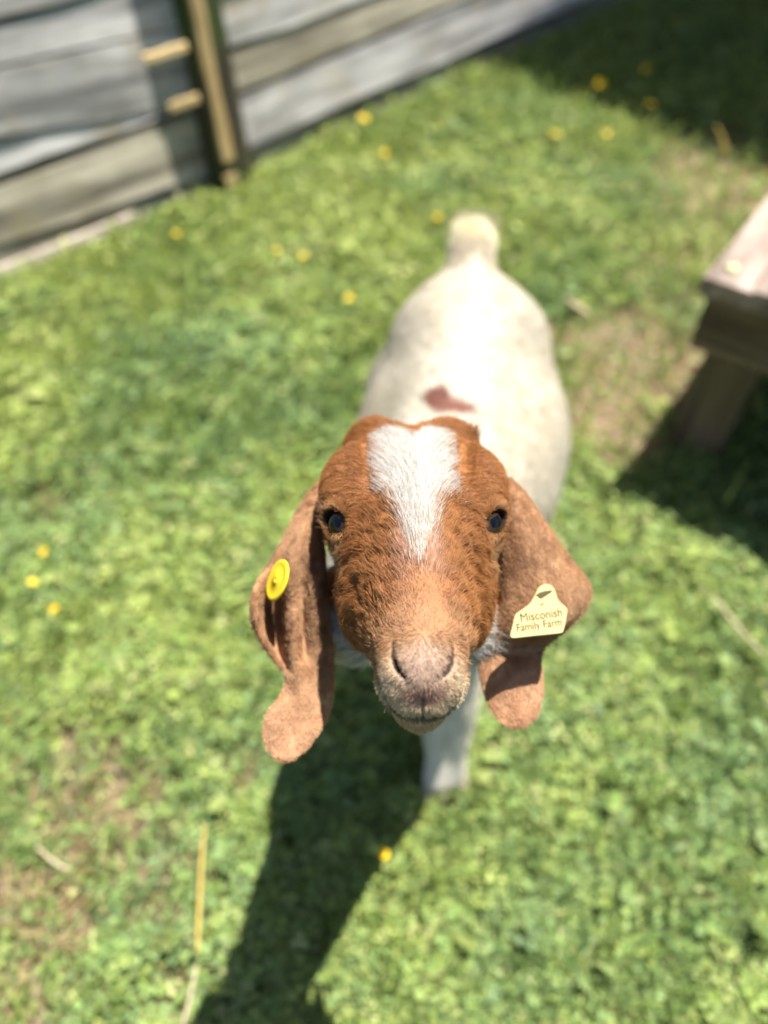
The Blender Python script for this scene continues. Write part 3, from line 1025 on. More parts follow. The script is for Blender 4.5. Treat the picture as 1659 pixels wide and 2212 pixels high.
# legs
FR = [(.100, .575, .36), (.114, .535, .26), (.114, .490, .175), (.110, .447, .080), (.109, .432, .035)]
FL = [(.025, .570, .36), (.052, .535, .26), (.074, .492, .175), (.080, .445, .080), (.081, .424, .035)]
HL = [(.055, .93, .38), (.040, .90, .26), (.035, .985, .175), (.035, .965, .080), (.035, .955, .035)]
HR = [(.195, .93, .38), (.215, .90, .26), (.210, .985, .175), (.205, .965, .080), (.205, .955, .035)]
for leg in (FR, FL):
    B = smin(B, polycap(P, leg, [.052, .034, .0245, .0160, .020]), .02)
for leg in (HL, HR):
    B = smin(B, polycap(P, leg, [.085, .055, .025, .019, .022]), .025)
B = smin(B, ellip(P, (.131, .985, .515), (.062, .05, .042)), .03)
# tail carried upright
B = smin(B, polycap(P, [(.130, .985, .528), (.133, 1.03, .548), (.136, 1.058, .560)], [.036, .030, .026]), .02)
BV, BQ = surface_nets(B, BV0, BVOX)


def body_colour(W):
    x, y, z = W.T
    n1 = vnoise(W * 11, 4); n2 = vnoise(W * 40, 5)
    c = np.tile(lin(200, 193, 177), (len(W), 1))
    c = mixc(c, lin(194, 181, 156), np.clip(.25 + .7 * n1 + .1 * n2, 0, 1) * .55)
    c = mixc(c, lin(214, 200, 168), smooth(1.02, 1.04, y) * smooth(1.09, 1.05, y) * smooth(.5, .52, z) * .6)
    c = mixc(c, lin(228, 220, 204), np.maximum(smooth(.40, .30, z), smooth(.56, .46, y)))  # legs and chest lightened to stand for bounced light
    px, py = x - .068, y - .705
    patch = np.minimum(np.sqrt((px / .015) ** 2 + (py / .030) ** 2), np.sqrt(((px - .018) / .030) ** 2 + ((py + .014) / .014) ** 2)) + .25 * n2
    c = mixc(c, lin(126, 84, 72), smooth(1.15, .85, patch) * (z > .5))
    return c


bc = body_colour(BV)
allV = np.concatenate([HW, BV]); allQ = np.concatenate([HQ, BQ + len(HW)])
goat = empty('goat', (0.085, 0.72, 0.0))
goff = np.array([0.085, 0.72, 0.0])
gm = np_mesh('body', allV - goff, allQ)
point_color(gm, 'coat', np.concatenate([hc * .72, bc]))  # head skin colour darkened to stand for shade under the fur
coat_mat, n_, l_, p_ = new_mat('goat_coat')
a_ = n_.new('ShaderNodeAttribute'); a_.attribute_name = 'coat'
l_.new(a_.outputs['Color'], p_.inputs['Base Color'])
p_.inputs['Roughness'].default_value = 0.75
p_.inputs['Specular IOR Level'].default_value = 0.12
nz_ = n_.new('ShaderNodeTexNoise'); nz_.inputs['Scale'].default_value = 420; nz_.inputs['Detail'].default_value = 3
bp_ = n_.new('ShaderNodeBump'); bp_.inputs['Strength'].default_value = .25; bp_.inputs['Distance'].default_value = .001
tc_ = n_.new('ShaderNodeTexCoord'); l_.new(tc_.outputs['Object'], nz_.inputs['Vector'])
l_.new(nz_.outputs['Fac'], bp_.inputs['Height']); l_.new(bp_.outputs[0], p_.inputs['Normal'])
gm.materials.append(coat_mat)
gbody = bpy.data.objects.new('body', gm); C.objects.link(gbody); gbody.parent = goat
tag(goat, 'young brown and white goat with long drooping ears looking up from the grass', 'goat')

# --- eyes
eye_mat, n_, l_, p_ = new_mat('goat_eye')
tc_ = n_.new('ShaderNodeTexCoord')
sx_ = n_.new('ShaderNodeSeparateXYZ'); l_.new(tc_.outputs['Object'], sx_.inputs[0])
# local z looks out; pupil is a slot across local x
def mth(op, a=None, b=None, va=None, vb=None):
    m = n_.new('ShaderNodeMath'); m.operation = op
    if a is not None: l_.new(a, m.inputs[0])
    if b is not None: l_.new(b, m.inputs[1])
    if va is not None: m.inputs[0].default_value = va
    if vb is not None: m.inputs[1].default_value = vb
    return m.outputs[0]
ex = mth('MULTIPLY', sx_.outputs['X'], None, None, 1 / .0066); ey = mth('MULTIPLY', sx_.outputs['Y'], None, None, 1 / .0036)
e4 = mth('ADD', mth('POWER', mth('ABSOLUTE', ex), None, None, 4.0), mth('POWER', mth('ABSOLUTE', ey), None, None, 4.0))
r2 = mth('SQRT', mth('ADD', mth('MULTIPLY', sx_.outputs['X'], sx_.outputs['X']), mth('MULTIPLY', sx_.outputs['Y'], sx_.outputs['Y'])))
cr_ = n_.new('ShaderNodeValToRGB')
cr_.color_ramp.elements[0].position = .0; cr_.color_ramp.elements[0].color = (.022, .013, .007, 1)
cr_.color_ramp.elements[1].position = 1; cr_.color_ramp.elements[1].color = (.02, .012, .008, 1)
for pos, col in ((.70, (.040, .024, .012, 1)), (.78, (.006, .004, .003, 1))):
    e_ = cr_.color_ramp.elements.new(pos); e_.color = col
l_.new(mth('MULTIPLY', r2, None, None, 1 / .0125), cr_.inputs['Fac'])
mx_ = n_.new('ShaderNodeMix'); mx_.data_type = 'RGBA'
stp = n_.new('ShaderNodeMapRange'); stp.inputs['From Min'].default_value = 1.25; stp.inputs['From Max'].default_value = .8
l_.new(e4, stp.inputs['Value']); l_.new(stp.outputs[0], mx_.inputs['Factor'])
l_.new(cr_.outputs[0], mx_.inputs['A']); mx_.inputs['B'].default_value = (.003, .003, .006, 1)
l_.new(mx_.outputs['Result'], p_.inputs['Base Color'])
p_.inputs['Roughness'].default_value = .06
p_.inputs['Specular IOR Level'].default_value = .4
p_.inputs['Coat Weight'].default_value = 0.0
p_.inputs['Coat Roughness'].default_value = .02
for sgn in (-1, 1):
    V, F = [], []
    nu, nv = 28, 18
    for j in range(nv + 1):
        ph = math.pi * j / nv
        for i in range(nu):
            a = 2 * math.pi * i / nu
            zz = math.cos(ph)
            rr_ = EYE_R * (1 + .07 * math.exp(-((1 - zz) / .12) ** 2))
            V.append((rr_ * math.sin(ph) * math.cos(a), rr_ * math.sin(ph) * math.sin(a), rr_ * zz))
    for j in range(nv):
        for i in range(nu):
            F.append((j * nu + i, (j + 1) * nu + i, (j + 1) * nu + (i + 1) % nu, j * nu + (i + 1) % nu))
    eo_ = mesh_obj('eye', V, F, eye_mat, goat)
    m3 = np.array([sgn, 1, 1.0])
    gz = HB @ (g * m3); gx = HB @ (la * m3); gy = np.cross(gz, gx)
    c = to_world(EYE_C * m3) - goff
    M = Matrix.Identity(4)
    for i in range(3):
        M[i][0] = gx[i]; M[i][1] = gy[i]; M[i][2] = gz[i]; M[i][3] = c[i]
    eo_.matrix_local = M

# --- hooves: two rounded claws each
hoof_mat = simple_mat('hoof_horn', lin(186, 172, 148), .5, .3)
for leg in (FR, FL, HL, HR):
    fx, fy = leg[-1][0], leg[-1][1]
    lo_ = np.array([fx - .04, fy - .06, 0.0]); hv_ = .0028
    axs = [np.arange(lo_[i], lo_[i] + (.08, .09, .06)[i], hv_) for i in range(3)]
    Q_ = np.meshgrid(*axs, indexing='ij')
    dd = None
    for sx in (-1, 1):
        e_ = capsule(Q_, (fx + sx * .0105, fy - .022, .010), (fx + sx * .0095, fy - .002, .034), .0125, .0125)
        dd = e_ if dd is None else smin(dd, e_, .002)
    dd = np.maximum(dd, .003 - Q_[2])
    hv, hq = surface_nets(dd, lo_, hv_)
    me = np_mesh('hoof', hv - goff, hq); me.materials.append(hoof_mat)
    ho = bpy.data.objects.new('hoof', me); C.objects.link(ho); ho.parent = goat

# --- fur
fur_mat, n_, l_, p_ = new_mat('goat_fur')
a_ = n_.new('ShaderNodeAttribute'); a_.attribute_name = 'fur_color'
l_.new(a_.outputs['Color'], p_.inputs['Base Color'])
p_.inputs['Roughness'].default_value = 0.5
p_.inputs['Specular IOR Level'].default_value = 0.35
tr_ = n_.new('ShaderNodeBsdfTranslucent'); ms_ = n_.new('ShaderNodeMixShader'); ms_.inputs[0].default_value = .35
l_.new(a_.outputs['Color'], tr_.inputs['Color']); l_.new(p_.outputs[0], ms_.inputs[1]); l_.new(tr_.outputs[0], ms_.inputs[2])
l_.new(ms_.outputs[0], n_['Material Output'].inputs['Surface'])


def hair_object(name, roots, nrm, flow, length, lift, curl, freq, colour, radius, K=5, parent=None, off=goff, bend=.25):
    N = len(roots)
    pts = np.empty((N, K, 3)); pts[:, 0] = roots - nrm * .0006
    flow = flow - nrm * (flow * nrm).sum(1)[:, None]
    flow /= np.maximum(np.linalg.norm(flow, axis=1), 1e-9)[:, None]
    d = flow * np.cos(lift)[:, None] + nrm * np.sin(lift)[:, None]
    cur = pts[:, 0].copy()
    for k in range(1, K):
        nv = np.stack([vnoise(cur * freq + 31.7 * j, 20 + j) for j in range(3)], 1)
        dd = d + curl[:, None] * nv - nrm * (bend * (k - 1) / (K - 1)) * np.sin(lift)[:, None] * 2
        dd /= np.linalg.norm(dd, axis=1)[:, None]
        cur = cur + dd * (length / (K - 1))[:, None]
        pts[:, k] = cur
    cu = bpy.data.hair_curves.new(name)
    cu.add_curves([K] * N)
    cu.attributes['position'].data.foreach_set('vector', (pts - off).astype(np.float32).ravel())
    ra = cu.attributes.get('radius') or cu.attributes.new('radius', 'FLOAT', 'POINT')
    prof = np.array([1.0, .95, .8, .6, .25, .2, .1])[:K]
    ra.data.foreach_set('value', (radius[:, None] * prof[None, :]).astype(np.float32).ravel())
    ca = cu.attributes.new('fur_color', 'FLOAT_COLOR', 'CURVE')
    c4 = np.ones((N, 4), np.float32); c4[:, :3] = colour
    ca.data.foreach_set('color', c4.ravel())
    cu.materials.append(fur_mat)
    o = bpy.data.objects.new(name, cu); C.objects.link(o)
    o.parent = parent
    return o


def scatter(V, Q, N, weight):
    T = np.concatenate([Q[:, [0, 1, 2]], Q[:, [0, 2, 3]]])
    a, b, c = V[T[:, 0]], V[T[:, 1]], V[T[:, 2]]
    cr = np.cross(b - a, c - a)
    ar = np.linalg.norm(cr, axis=1)
    w = ar * weight[T].mean(1)
    w /= w.sum()
    f = rng.choice(len(T), N, p=w)
    u, v = rng.random(N), rng.random(N)
    k = u + v > 1; u[k] = 1 - u[k]; v[k] = 1 - v[k]
    p = a[f] * (1 - u - v)[:, None] + b[f] * u[:, None] + c[f] * v[:, None]
    return p, T[f], np.stack([1 - u - v, u, v], 1)


def vert_normals(V, Q):
    n = np.zeros_like(V)
    fn = np.cross(V[Q[:, 2]] - V[Q[:, 0]], V[Q[:, 3]] - V[Q[:, 1]])
    for k in range(4): np.add.at(n, Q[:, k], fn)
    return n / np.maximum(np.linalg.norm(n, axis=1), 1e-12)[:, None]


HNR = vert_normals(HV, HQ)
facing = smooth(-.35, .25, HNR @ np.array([0, .6, .8]))
wgt = (0.15 + .85 * facing) * (1 - bare) * (1 + .4 * ear_flag)
N_HEAD = 310000
hp, tri, bar = scatter(HV, HQ, N_HEAD, wgt)
nr = (HNR[tri] * bar[:, :, None]).sum(1); nr /= np.linalg.norm(nr, axis=1)[:, None]
ef = (ear_flag[tri] * bar).sum(1)
x, s, t = hp.T; axx = np.abs(x); sg = np.tanh(x / .003)
# hair streams: outwards and up from a whorl above the eyes, down and outwards along the face
lat = smooth(.018, .045, axx)
fx = np.clip(x / .018, -1.3, 1.3) * (.30 + .95 * smooth(.05, -.04, s)) + .5 * lat * sg
fs = -1.0 * (1 - lat) + .30 * lat - .5 * smooth(-.03, -.07, s) * lat
ftt = -.25 * smooth(.03, .05, axx)
flow = np.stack([fx, fs, ftt], 1)
muz = smooth(.104, .122, s)
flow = flow * (1 - muz)[:, None] + muz[:, None] * np.stack([1.1 * x / .02, .35 + 0 * s, -.9 + 0 * s], 1)
eye_d = np.stack([axx - .049, s - .002, t - .003], 1)
de = np.linalg.norm(eye_d, axis=1)
ed = eye_d / np.maximum(de, 1e-6)[:, None]; ed[:, 0] *= np.sign(x)
we = smooth(.024, .013, de)[:, None]
flow = flow * (1 - we) + ed * 1.2 * we
flow = flow * (1 - ef)[:, None] + ef[:, None] * np.stack([.25 * np.sign(x), 1 + 0 * s, 0 * s], 1)
big = np.stack([vnoise(hp * 110 + 5, 40 + j) for j in range(3)], 1)
wool = smooth(.006, .022, axx) * smooth(-.01, .02, s) * smooth(.110, .09, s) * (1 - ef)
flow = flow + big * ((.12 + .10 * wool * (1 - muz)) * (1 - .6 * blaze_mask(hp)))[:, None] + rng.normal(0, .13, (N_HEAD, 3))
bl = blaze_mask(hp)
ln = .0075 * (1 - bl) + .015 * bl
ln = ln + wool * .0025
ln = ln * (1 - muz) + .0032 * muz
bridge = smooth(.022, .012, axx) * smooth(.060, .085, s)
ln = ln * (1 - bridge) + .0036 * bridge
ln = ln * (1 - ef) + .0042 * ef
ln = ln * (1 - .55 * we[:, 0])
thr = smooth(-.065, -.08, t) * (1 - ef)
ln = ln + .010 * thr
tuft = smooth(-.08, -.098, s) * smooth(-.06, -.03, t) * (1 - ef)
ln = ln + .004 * tuft
ln *= rng.uniform(.7, 1.2, N_HEAD)
lift = R(18) - R(5) * bl + R(12) * rng.normal(0, 1, N_HEAD) * .5 + R(3) * wool + R(10) * muz
lift = np.clip(lift, R(6), R(60))
curl = .15 + .24 * wool * (1 - muz) - .06 * bl
hcol = head_colour(hp, ef, rng.normal(0, .0032, N_HEAD))
hv_r = rng.uniform(.62, 1.32, N_HEAD)
hcol = hcol * (hv_r * (1 - .6 * ef) + 1.02 * .6 * ef)[:, None]
hcol = np.clip(hcol, 0, .86)
rad = np.full(N_HEAD, .00014) * rng.uniform(.7, 1.2, N_HEAD)
rad = rad * (1 - .25 * bl)
fur = hair_object('fur', to_world(hp), nr @ HB.T, flow @ HB.T, ln, lift, curl, 190.0, hcol, rad, 5, goat)
tag(fur, 'rust brown face fur with a white blaze')

# a scruffy tuft beside the crown
N_T = 420
tp = np.stack([rng.normal(.044, .0036, N_T), rng.normal(-.095, .003, N_T), rng.normal(-.004, .003, N_T)], 1)
hair_object('crown_tuft', to_world(tp), np.tile(HB @ np.array([.3, -.5, .8]), (N_T, 1)), np.tile(HB @ np.array([.35, -.75, .6]), (N_T, 1)), rng.uniform(.009, .018, N_T), np.full(N_T, R(35)), np.full(N_T, .22), 120., np.tile(RUST_D * .8, (N_T, 1)) * rng.uniform(.7, 1.3, N_T)[:, None], np.full(N_T, .00016), 5, goat)

# whiskers on the lips and lashes
N_W = 50
msk = (HV[:, 1] > .122) & (np.abs(HV[:, 2] + .014) < .009) & (bare < .2)
wi = rng.choice(np.nonzero(msk)[0], N_W)
wf = HNR[wi] * .3 + np.stack([HV[wi, 0] * 18, .5 + 0 * wi, -1.1 + 0 * wi], 1)
hair_object('whiskers', HW[wi], HNR[wi] @ HB.T, wf @ HB.T, rng.uniform(.004, .010, N_W), np.full(N_W, R(35)), np.full(N_W, .06), 60., np.tile(lin(225, 205, 170), (N_W, 1)), np.full(N_W, .00009), 5, goat)
msk = (eo > 1.12) & (eo < 1.5) & (qe[2] > -.004)
wi = rng.choice(np.nonzero(msk & (HV[:, 1] < .006))[0], 130)
ed_ = np.stack([np.abs(HV[wi, 0]), HV[wi, 1], HV[wi, 2]], 1) - EYE_C
ed_ = ed_ / np.linalg.norm(ed_, axis=1)[:, None]; ed_[:, 0] *= np.sign(HV[wi, 0])
ed_ += np.stack([.8 * np.sign(HV[wi, 0]), .3 + 0 * wi, .2 + 0 * wi], 1)
hair_object('eyelashes', HW[wi], HNR[wi] @ HB.T, ed_ @ HB.T, rng.uniform(.005, .011, 130), np.full(130, R(30)), np.full(130, .1), 80., np.tile(lin(176, 140, 104), (130, 1)), np.full(130, .00009), 5, goat)

# body coat
BNR = vert_normals(BV, BQ)
N_B = 190000
bw = np.ones(len(BV)) * (BV[:, 2] > .03)
tailw = smooth(1.0, 1.03, BV[:, 1]) * (BV[:, 2] > .51)
bw = bw * (1 + 3 * tailw)
bp, tri, bar = scatter(BV, BQ, N_B, bw)
nb = (BNR[tri] * bar[:, :, None]).sum(1); nb /= np.linalg.norm(nb, axis=1)[:, None]
tl = smooth(1.0, 1.03, bp[:, 1]) * (bp[:, 2] > .51)
fl = np.stack([0.3 * (bp[:, 0] - .09) / .1, .8 + 0 * bp[:, 0], -.6 + 0 * bp[:, 0]], 1)
fl = fl * (1 - tl)[:, None] + tl[:, None] * np.stack([np.clip((bp[:, 0] - .136) * 60, -.45, .45), 1.0 + 0 * tl, .35 + 0 * tl], 1)
fl += np.stack([vnoise(bp * 25, 50 + j) for j in range(3)], 1) * .16
lb = (.009 + .016 * tl + .016 * tl * smooth(1.05, 1.085, bp[:, 1])) * rng.uniform(.6, 1.3, N_B)
lb *= smooth(.0, .2, bp[:, 2]) * .6 + .4
cb = np.clip(body_colour(bp) * (rng.uniform(.95, 1.2, N_B) * (1 + .35 * tl))[:, None], 0, .85)  # tail hair colour lightened to offset its shaded side
bf = hair_object('coat_fur', bp, nb, fl, lb, np.full(N_B, R(15)) + R(16) * tl, np.full(N_B, .14), 60., cb, np.full(N_B, .00028), 4, goat)
tag(bf, 'short cream white body coat with a small brown patch')

# ------------------------------------------------------------------ ear tags
tag_y = simple_mat('tag_bright_yellow', lin(232, 208, 48), .45, .4)
tag_c = simple_mat('tag_faded_yellow', lin(206, 188, 132), .55, .3)
ink = simple_mat('tag_ink', lin(88, 82, 54), .7, .2)


def frame_from(zdir, xdir):
    z = np.array(zdir, float); z /= np.linalg.norm(z)
    x = np.array(xdir, float); x -= z * x.dot(z); x /= np.linalg.norm(x)
    return x, np.cross(z, x), z


def place(o, origin, x, y, z):
    M = Matrix.Identity(4)
    for i in range(3):
        M[i][0] = x[i]; M[i][1] = y[i]; M[i][2] = z[i]; M[i][3] = origin[i]
    o.matrix_world = M


def extrude_outline(pts, z0, z1, bev=.0005):
    """flat plate with slightly rounded rim from a closed outline"""
    P = np.array(pts); n = len(P)
    c = P.mean(0)
    inn = c + (P - c) * (1 - bev / np.linalg.norm(P - c, axis=1)[:, None])
    V = [(*q, z0) for q in inn] + [(*q, z0 + bev) for q in P] + [(*q, z1 - bev) for q in P] + [(*q, z1) for q in inn]
    F = []
    for k in range(3):
        for i in range(n):
            j = (i + 1) % n
            F.append((k * n + i, k * n + j, (k + 1) * n + j, (k + 1) * n + i))
    F.append(tuple(reversed(range(n)))); F.append(tuple(3 * n + i for i in range(n)))
    return V, F


# round button on one ear
cR = at_depth(599.5, 1253.5, .5405)
major = (at_depth(616, 1210, .5405) - at_depth(583, 1297, .5405))
minor = np.cross(major, TOW); minor /= np.linalg.norm(minor)
zd = TOW * .52 + minor * -.85 * (1 if minor[0] > 0 else -1)
x_, y_, z_ = frame_from(zd, major)
et = empty('ear_tag', tuple(cR)); place(et, cR, x_, y_, z_)
tag(et, 'bright yellow round button ear tag', 'ear tag')
rad_ = .0152
prof = [(0, .0011), (.0012, .0010), (.0013, .0016), (.0026, .0017), (.003, .0011), (.0118, .0010), (.0122, .0011), (.0135, .0011), (.0150, .0008), (.0152, 0.0), (.0148, -.0008), (0, -.0009)]
V, F = [], []
ns = 48
for (r_, z0) in prof:
    for k in range(ns):
        a = 2 * math.pi * k / ns
        V.append((r_ * math.cos(a), r_ * math.sin(a), z0))
for i in range(len(prof) - 1):
    for k in range(ns):
        k2 = (k + 1) % ns
        F.append((i * ns + k, (i + 1) * ns + k, (i + 1) * ns + k2, i * ns + k2))
mesh_obj('button', V, F, tag_y, et)
V, F = tube([(0, 0, -.0008), (0, 0, -.004)], [.0028, .0024], 12)
mesh_obj('stud', V, F, tag_y, et)

# printed flag tag on the other ear
out_px = [(1178, 1262), (1187, 1264), (1196, 1271), (1201, 1283), (1205, 1296), (1214, 1305), (1223, 1313), (1225, 1322), (1222, 1342), (1217, 1362), (1212, 1368), (1190, 1371), (1160, 1374), (1130, 1377), (1108, 1379), (1102, 1376), (1102, 1369), (1107, 1350), (1111, 1332), (1117, 1324), (1130, 1315), (1142, 1306), (1150, 1295), (1158, 1279), (1166, 1267)]
TD = .528
tcn = at_depth(1163, 1325, TD)
xt = at_depth(1220, 1312.5, TD - .004) - at_depth(1107, 1331, TD + .002)
zt = TOW * .93 + UP * .22 + RT * .12
x_, y_, z_ = frame_from(zt, xt)


def to_tag(px, py):
    r = ray(px, py)
    t = (tcn - CAM).dot(z_) / r.dot(z_)
    q = CAM + r * t - tcn
    return np.array([q.dot(x_), q.dot(y_)])


outl = np.array([to_tag(*p_) for p_ in out_px])
outl = catmull(np.concatenate([outl, outl[:1]]), 3)[:-1]
ft = empty('ear_tag', tuple(tcn)); place(ft, tcn, x_, y_, z_)
tag(ft, 'faded yellow flag-shaped ear tag printed with a farm name', 'ear tag')
V, F = extrude_outline(outl, -.0009, .0009)
plate = mesh_obj('plate', V, F, tag_c, ft, smooth_shade=False)
c_ = to_tag(1183, 1276)
V, F = tube([(c_[0], c_[1], -.001), (c_[0] * .9, c_[1] * 1.05, -.016)], [.003, .0026], 12)
mesh_obj('stud', V, F, tag_c, ft)
wedge = np.array([to_tag(*p_) for p_ in ((1156, 1286), (1163, 1281), (1174, 1277.5), (1188, 1275.5), (1192, 1276), (1191, 1279), (1179, 1287), (1168, 1294), (1164, 1292))])
V, F = extrude_outline(wedge, .0009, .0012, .0001)
mesh_obj('hole_wedge', V, F, ink, ft, smooth_shade=False)  # flat dark wedge in place of the hole in the plate


def text_mesh(body, p_left, p_right, size_px, parent, bold=.0):
    cu = bpy.data.curves.new('lettering', 'FONT')
    cu.body = body
    cu.offset = bold
    o = bpy.data.objects.new('lettering', cu)
    C.objects.link(o)
    dg = bpy.context.evaluated_depsgraph_get()
    me = bpy.data.meshes.new_from_object(o.evaluated_get(dg))
    bpy.data.objects.remove(o)
    bpy.data.curves.remove(cu)
    n = len(me.vertices)
    co = np.empty(n * 3, np.float32); me.vertices.foreach_get('co', co); co = co.reshape(-1, 3)
    a, b = to_tag(*p_left), to_tag(*p_right)
    wdt = co[:, 0].max() - co[:, 0].min()
    k = np.linalg.norm(b - a) / wdt
    d = (b - a) / np.linalg.norm(b - a); nrm = np.array([-d[1], d[0]])
    ky = size_px * TD / FPX / .72
    xy = a + (co[:, :1] - co[:, 0].min()) * k * d + co[:, 1:2] * ky * nrm
    V = np.stack([xy[:, 0], xy[:, 1], np.full(n, .00115)], 1)
    me.vertices.foreach_set('co', V.astype(np.float32).ravel())
    me.update()
    me.materials.clear(); me.materials.append(ink)
    t = bpy.data.objects.new('lettering', me); C.objects.link(t); t.parent = parent
    return t


text_mesh('Misconish', (1125, 1343.5), (1214, 1331), 19, ft, 0)
text_mesh('Family Farm', (1117, 1364.5), (1213, 1351), 17, ft, 0)
text_mesh('ur', (1166, 1309), (1176, 1307), 9, ft, 0)

# ------------------------------------------------------------------ yellow flowers
petal_mat = simple_mat('petal_yellow', lin(246, 208, 20), .5, .3)
stem_mat = simple_mat('flower_stem', (.09, .15, .035), .6, .2)
centre_mat = simple_mat('flower_centre', lin(214, 158, 16), .7, .2)


def flower_meshes(np_):
    V, F = [], []
    for k in range(np_):
        a = 2 * math.pi * k / np_
        ca, sa = math.cos(a), math.sin(a)
        b = len(V)
        for (r_, w_, z_) in ((.10, .12, 0), (.45, .42, .10), (.85, .46, .26), (1.0, .16, .30)):
            for s_ in (-1, 1):
                V.append((ca * r_ - sa * w_ * s_, sa * r_ + ca * w_ * s_, z_ - .04 * (s_ > 0)))
        for i in range(3):
            F.append((b + 2 * i, b + 2 * i + 1, b + 2 * i + 3, b + 2 * i + 2))
    return V, F


PV, PF = flower_meshes(6)
petal_me = None
flowers = [
    (755, 643, 15, 'yellow flower in the open grass above and beside the goat tail-side flank'),
    (95, 1192, 17, 'topmost of three yellow flowers near the edge opposite the bench'),
    (70, 1258, 12, 'middle and smallest of three yellow flowers near the edge opposite the bench'),
    (118, 1316, 16, 'lowest of three yellow flowers near the edge opposite the bench'),
    (829, 1845, 13, 'lone orange-yellow flower inside the goat shadow'),
    (367, 452, 12, 'yellow flower against the pale lath at the fence foot'),
    (382, 505, 13, 'yellow flower just below the one at the pale fence lath'),
    (597, 541, 12, 'pale yellow flower, first of two side by side below the fence post'),
    (656, 553, 14, 'yellow flower, second of two side by side below the fence post'),
    (785, 256, 15, 'bright yellow flower at the foot of the sunlit board fence'),
    (832, 330, 13, 'yellow flower in the grass below the brightest fence-foot flower'),
    (945, 270, 14, 'yellow flower by the fence foot, nearest the shaded end'),
    (945, 470, 12, 'small yellow flower beside the goat tail'),
    (1200, 292, 17, 'orange-yellow flower in sunlit grass below the shade edge'),
    (1310, 290, 12, 'small yellow flower in sunlit grass closest to the shade edge'),
    (1297, 180, 17, 'brightest yellow flower in the shaded corner'),
    (1268, 194, 11, 'dim yellow flower touching the brightest one in the shaded corner'),
    (1395, 150, 13, 'farthest dim yellow flower in the shaded corner'),
    (1406, 226, 16, 'orange-yellow flower in the shade just above the sunlit grass'),
]
for (px, py, dia, lab) in flowers:
    hz = .085 if py < 320 else .065
    pos = at_z(px, py, hz)
    dep = (pos - CAM).dot(FW)
    r_ = max(.0075, dia * .5 * dep / FPX * (1.25 if py < 320 else 1.0))
    o = empty('yellow_flower', (float(pos[0]), float(pos[1]), 0.0), rng.uniform(0, 6))
    tag(o, lab, 'flower', 'small yellow flowers in the grass')
    if petal_me is None:
        first = mesh_obj('petals', PV, PF, petal_mat, o); petal_me = first.data
        h = first
    else:
        h = mesh_obj('petals', None, None, None, o, data=petal_me)
    h.location = (0, 0, hz); h.scale = (r_, r_, r_)
    h.rotation_euler = (R(rng.uniform(5, 30)), R(rng.uniform(-15, 15)), 0)
    V, F = tube([(0, 0, -.005), (.002, .001, hz * .5), (0, 0, hz)], [.0012, .0011, .001], 5)
    mesh_obj('stem', V, F, stem_mat, o)
    V, F = [], []
    for j in range(5):
        ph = math.pi / 2 * j / 4
        for k in range(10):
            a = 2 * math.pi * k / 10
            V.append((.34 * r_ * math.cos(ph) * math.cos(a), .34 * r_ * math.cos(ph) * math.sin(a), hz + .30 * r_ * math.sin(ph)))
    for j in range(4):
        for k in range(10):
            F.append((j * 10 + k, j * 10 + (k + 1) % 10, (j + 1) * 10 + (k + 1) % 10, (j + 1) * 10 + k))
    mesh_obj('flower_centre', V, F, centre_mat, o)

# ------------------------------------------------------------------ straw stalks and twigs lying in the grass
straw_mat = simple_mat('dry_straw', lin(206, 178, 96), .6, .25)
twig_mat = simple_mat('bleached_twig', lin(196, 178, 148), .7, .2)


def stalk(px, radii, zs, mat, name, lab, cat):
    pts = [at_z(p_[0], p_[1], z) for p_, z in zip(px, zs)]
    c = pts[0].copy()
    c[2] = 0
    pts = catmull(np.array(pts), 4)
    rr_ = np.interp(np.linspace(0, 1, len(pts)), np.linspace(0, 1, len(radii)), radii)
    V, F = tube([q - c for q in pts], rr_, 7)
    o = mesh_obj(name, V, F, mat)
    o.location = tuple(c)
    tag(o, lab, cat)
    return o


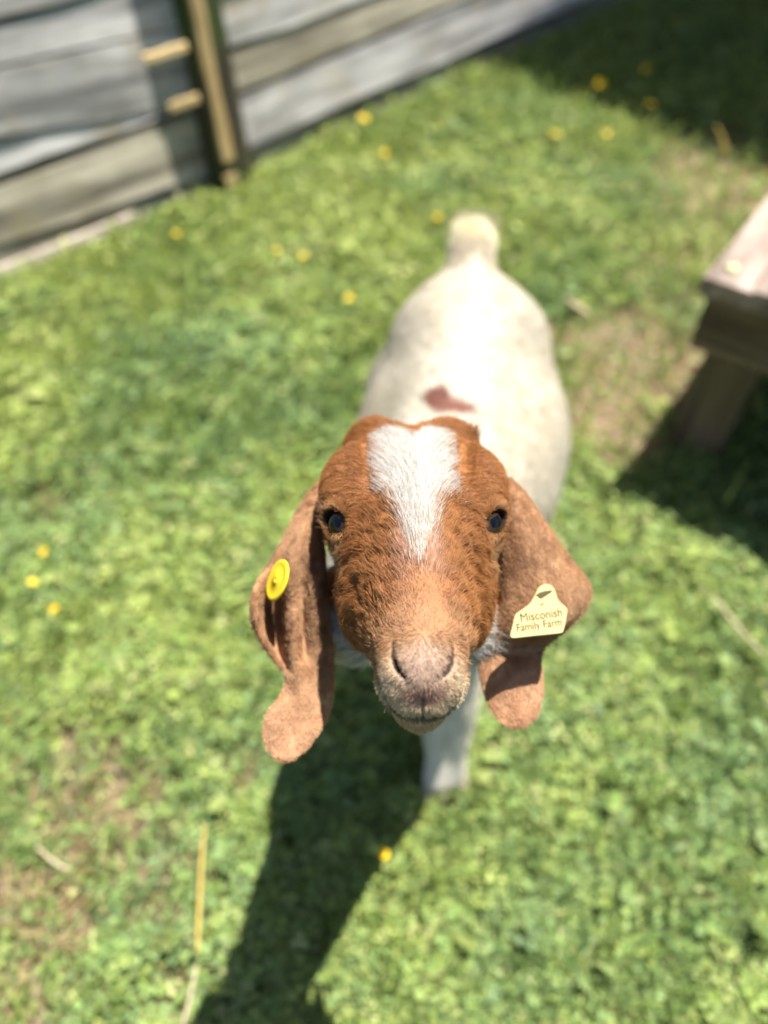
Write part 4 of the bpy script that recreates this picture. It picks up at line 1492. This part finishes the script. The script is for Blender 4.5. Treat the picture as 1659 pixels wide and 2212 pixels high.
stalk([(443, 1782), (436, 1850), (431, 1950), (426, 2062)], [.0014, .0024, .0026, .0022], [.075, .07, .062, .055], straw_mat, 'straw_stalk', 'long dry golden straw stalk beside the goat shadow', 'straw')
stalk([(424, 2085), (412, 2150), (392, 2225)], [.0018, .0022, .0022], [.06, .06, .06], twig_mat, 'straw_stalk', 'greyish stalk end crossing the tip of the goat shadow', 'straw')
stalk([(1222, 645), (1245, 662), (1275, 680)], [.006, .007, .004], [.035, .04, .035], twig_mat, 'twig', 'short pale twig on the dirt beside the goat rump', 'twig')
stalk([(1540, 1285), (1590, 1350), (1655, 1420)], [.0022, .0026, .002], [.05, .06, .05], twig_mat, 'straw_stalk', 'thin dry stalk in clover below the bench shadow', 'straw')
stalk([(1548, 275), (1560, 300), (1568, 335)], [.004, .006, .005], [.11, .07, .03], straw_mat, 'straw_stalk', 'short upright dry straw at the shade edge near the bench', 'straw')
stalk([(80, 1830), (120, 1865), (150, 1880)], [.002, .0024, .002], [.04, .045, .04], twig_mat, 'twig', 'thin twig in the dry lower grass opposite the bench', 'twig')
gb = [at_depth(882, 1560, .4535), at_depth(892, 1563, .4520), at_depth(902, 1567, .4530)]
V, F = tube([q - gb[0] for q in gb], [.0003, .0007, .0004], 5)
gbo = mesh_obj('straw_bit', V, F, straw_mat); gbo.location = tuple(gb[0])
tag(gbo, 'tiny bit of straw stuck to the goat lip', 'straw')

# pale leaf on the bench corner
lp = at_z(1583, 575, HBN + .006)
V, F = [], []
for k in range(14):
    a = 2 * math.pi * k / 14
    V.append((.009 * math.cos(a) * (1 + .25 * math.cos(2 * a) + .1 * math.sin(3 * a)), .013 * math.sin(a), .0025 * math.cos(2 * a) + .003))
V.append((0, 0, .0065))
for k in range(14): F.append((k, (k + 1) % 14, 14))
V += [(v[0] * .98, v[1] * .98, v[2] - .002) for v in V[:14]]
F += [(k, 15 + k, 15 + (k + 1) % 14, (k + 1) % 14) for k in range(14)] + [tuple(15 + k for k in reversed(range(14)))]
lf = mesh_obj('pale_leaf', V, F, simple_mat('pale_leaf', lin(224, 228, 168), .6, .2))
lf.location = tuple(lp - np.array([0, 0, .005]))
tag(lf, 'small pale yellow-green leaf lying on the bench corner', 'leaf')
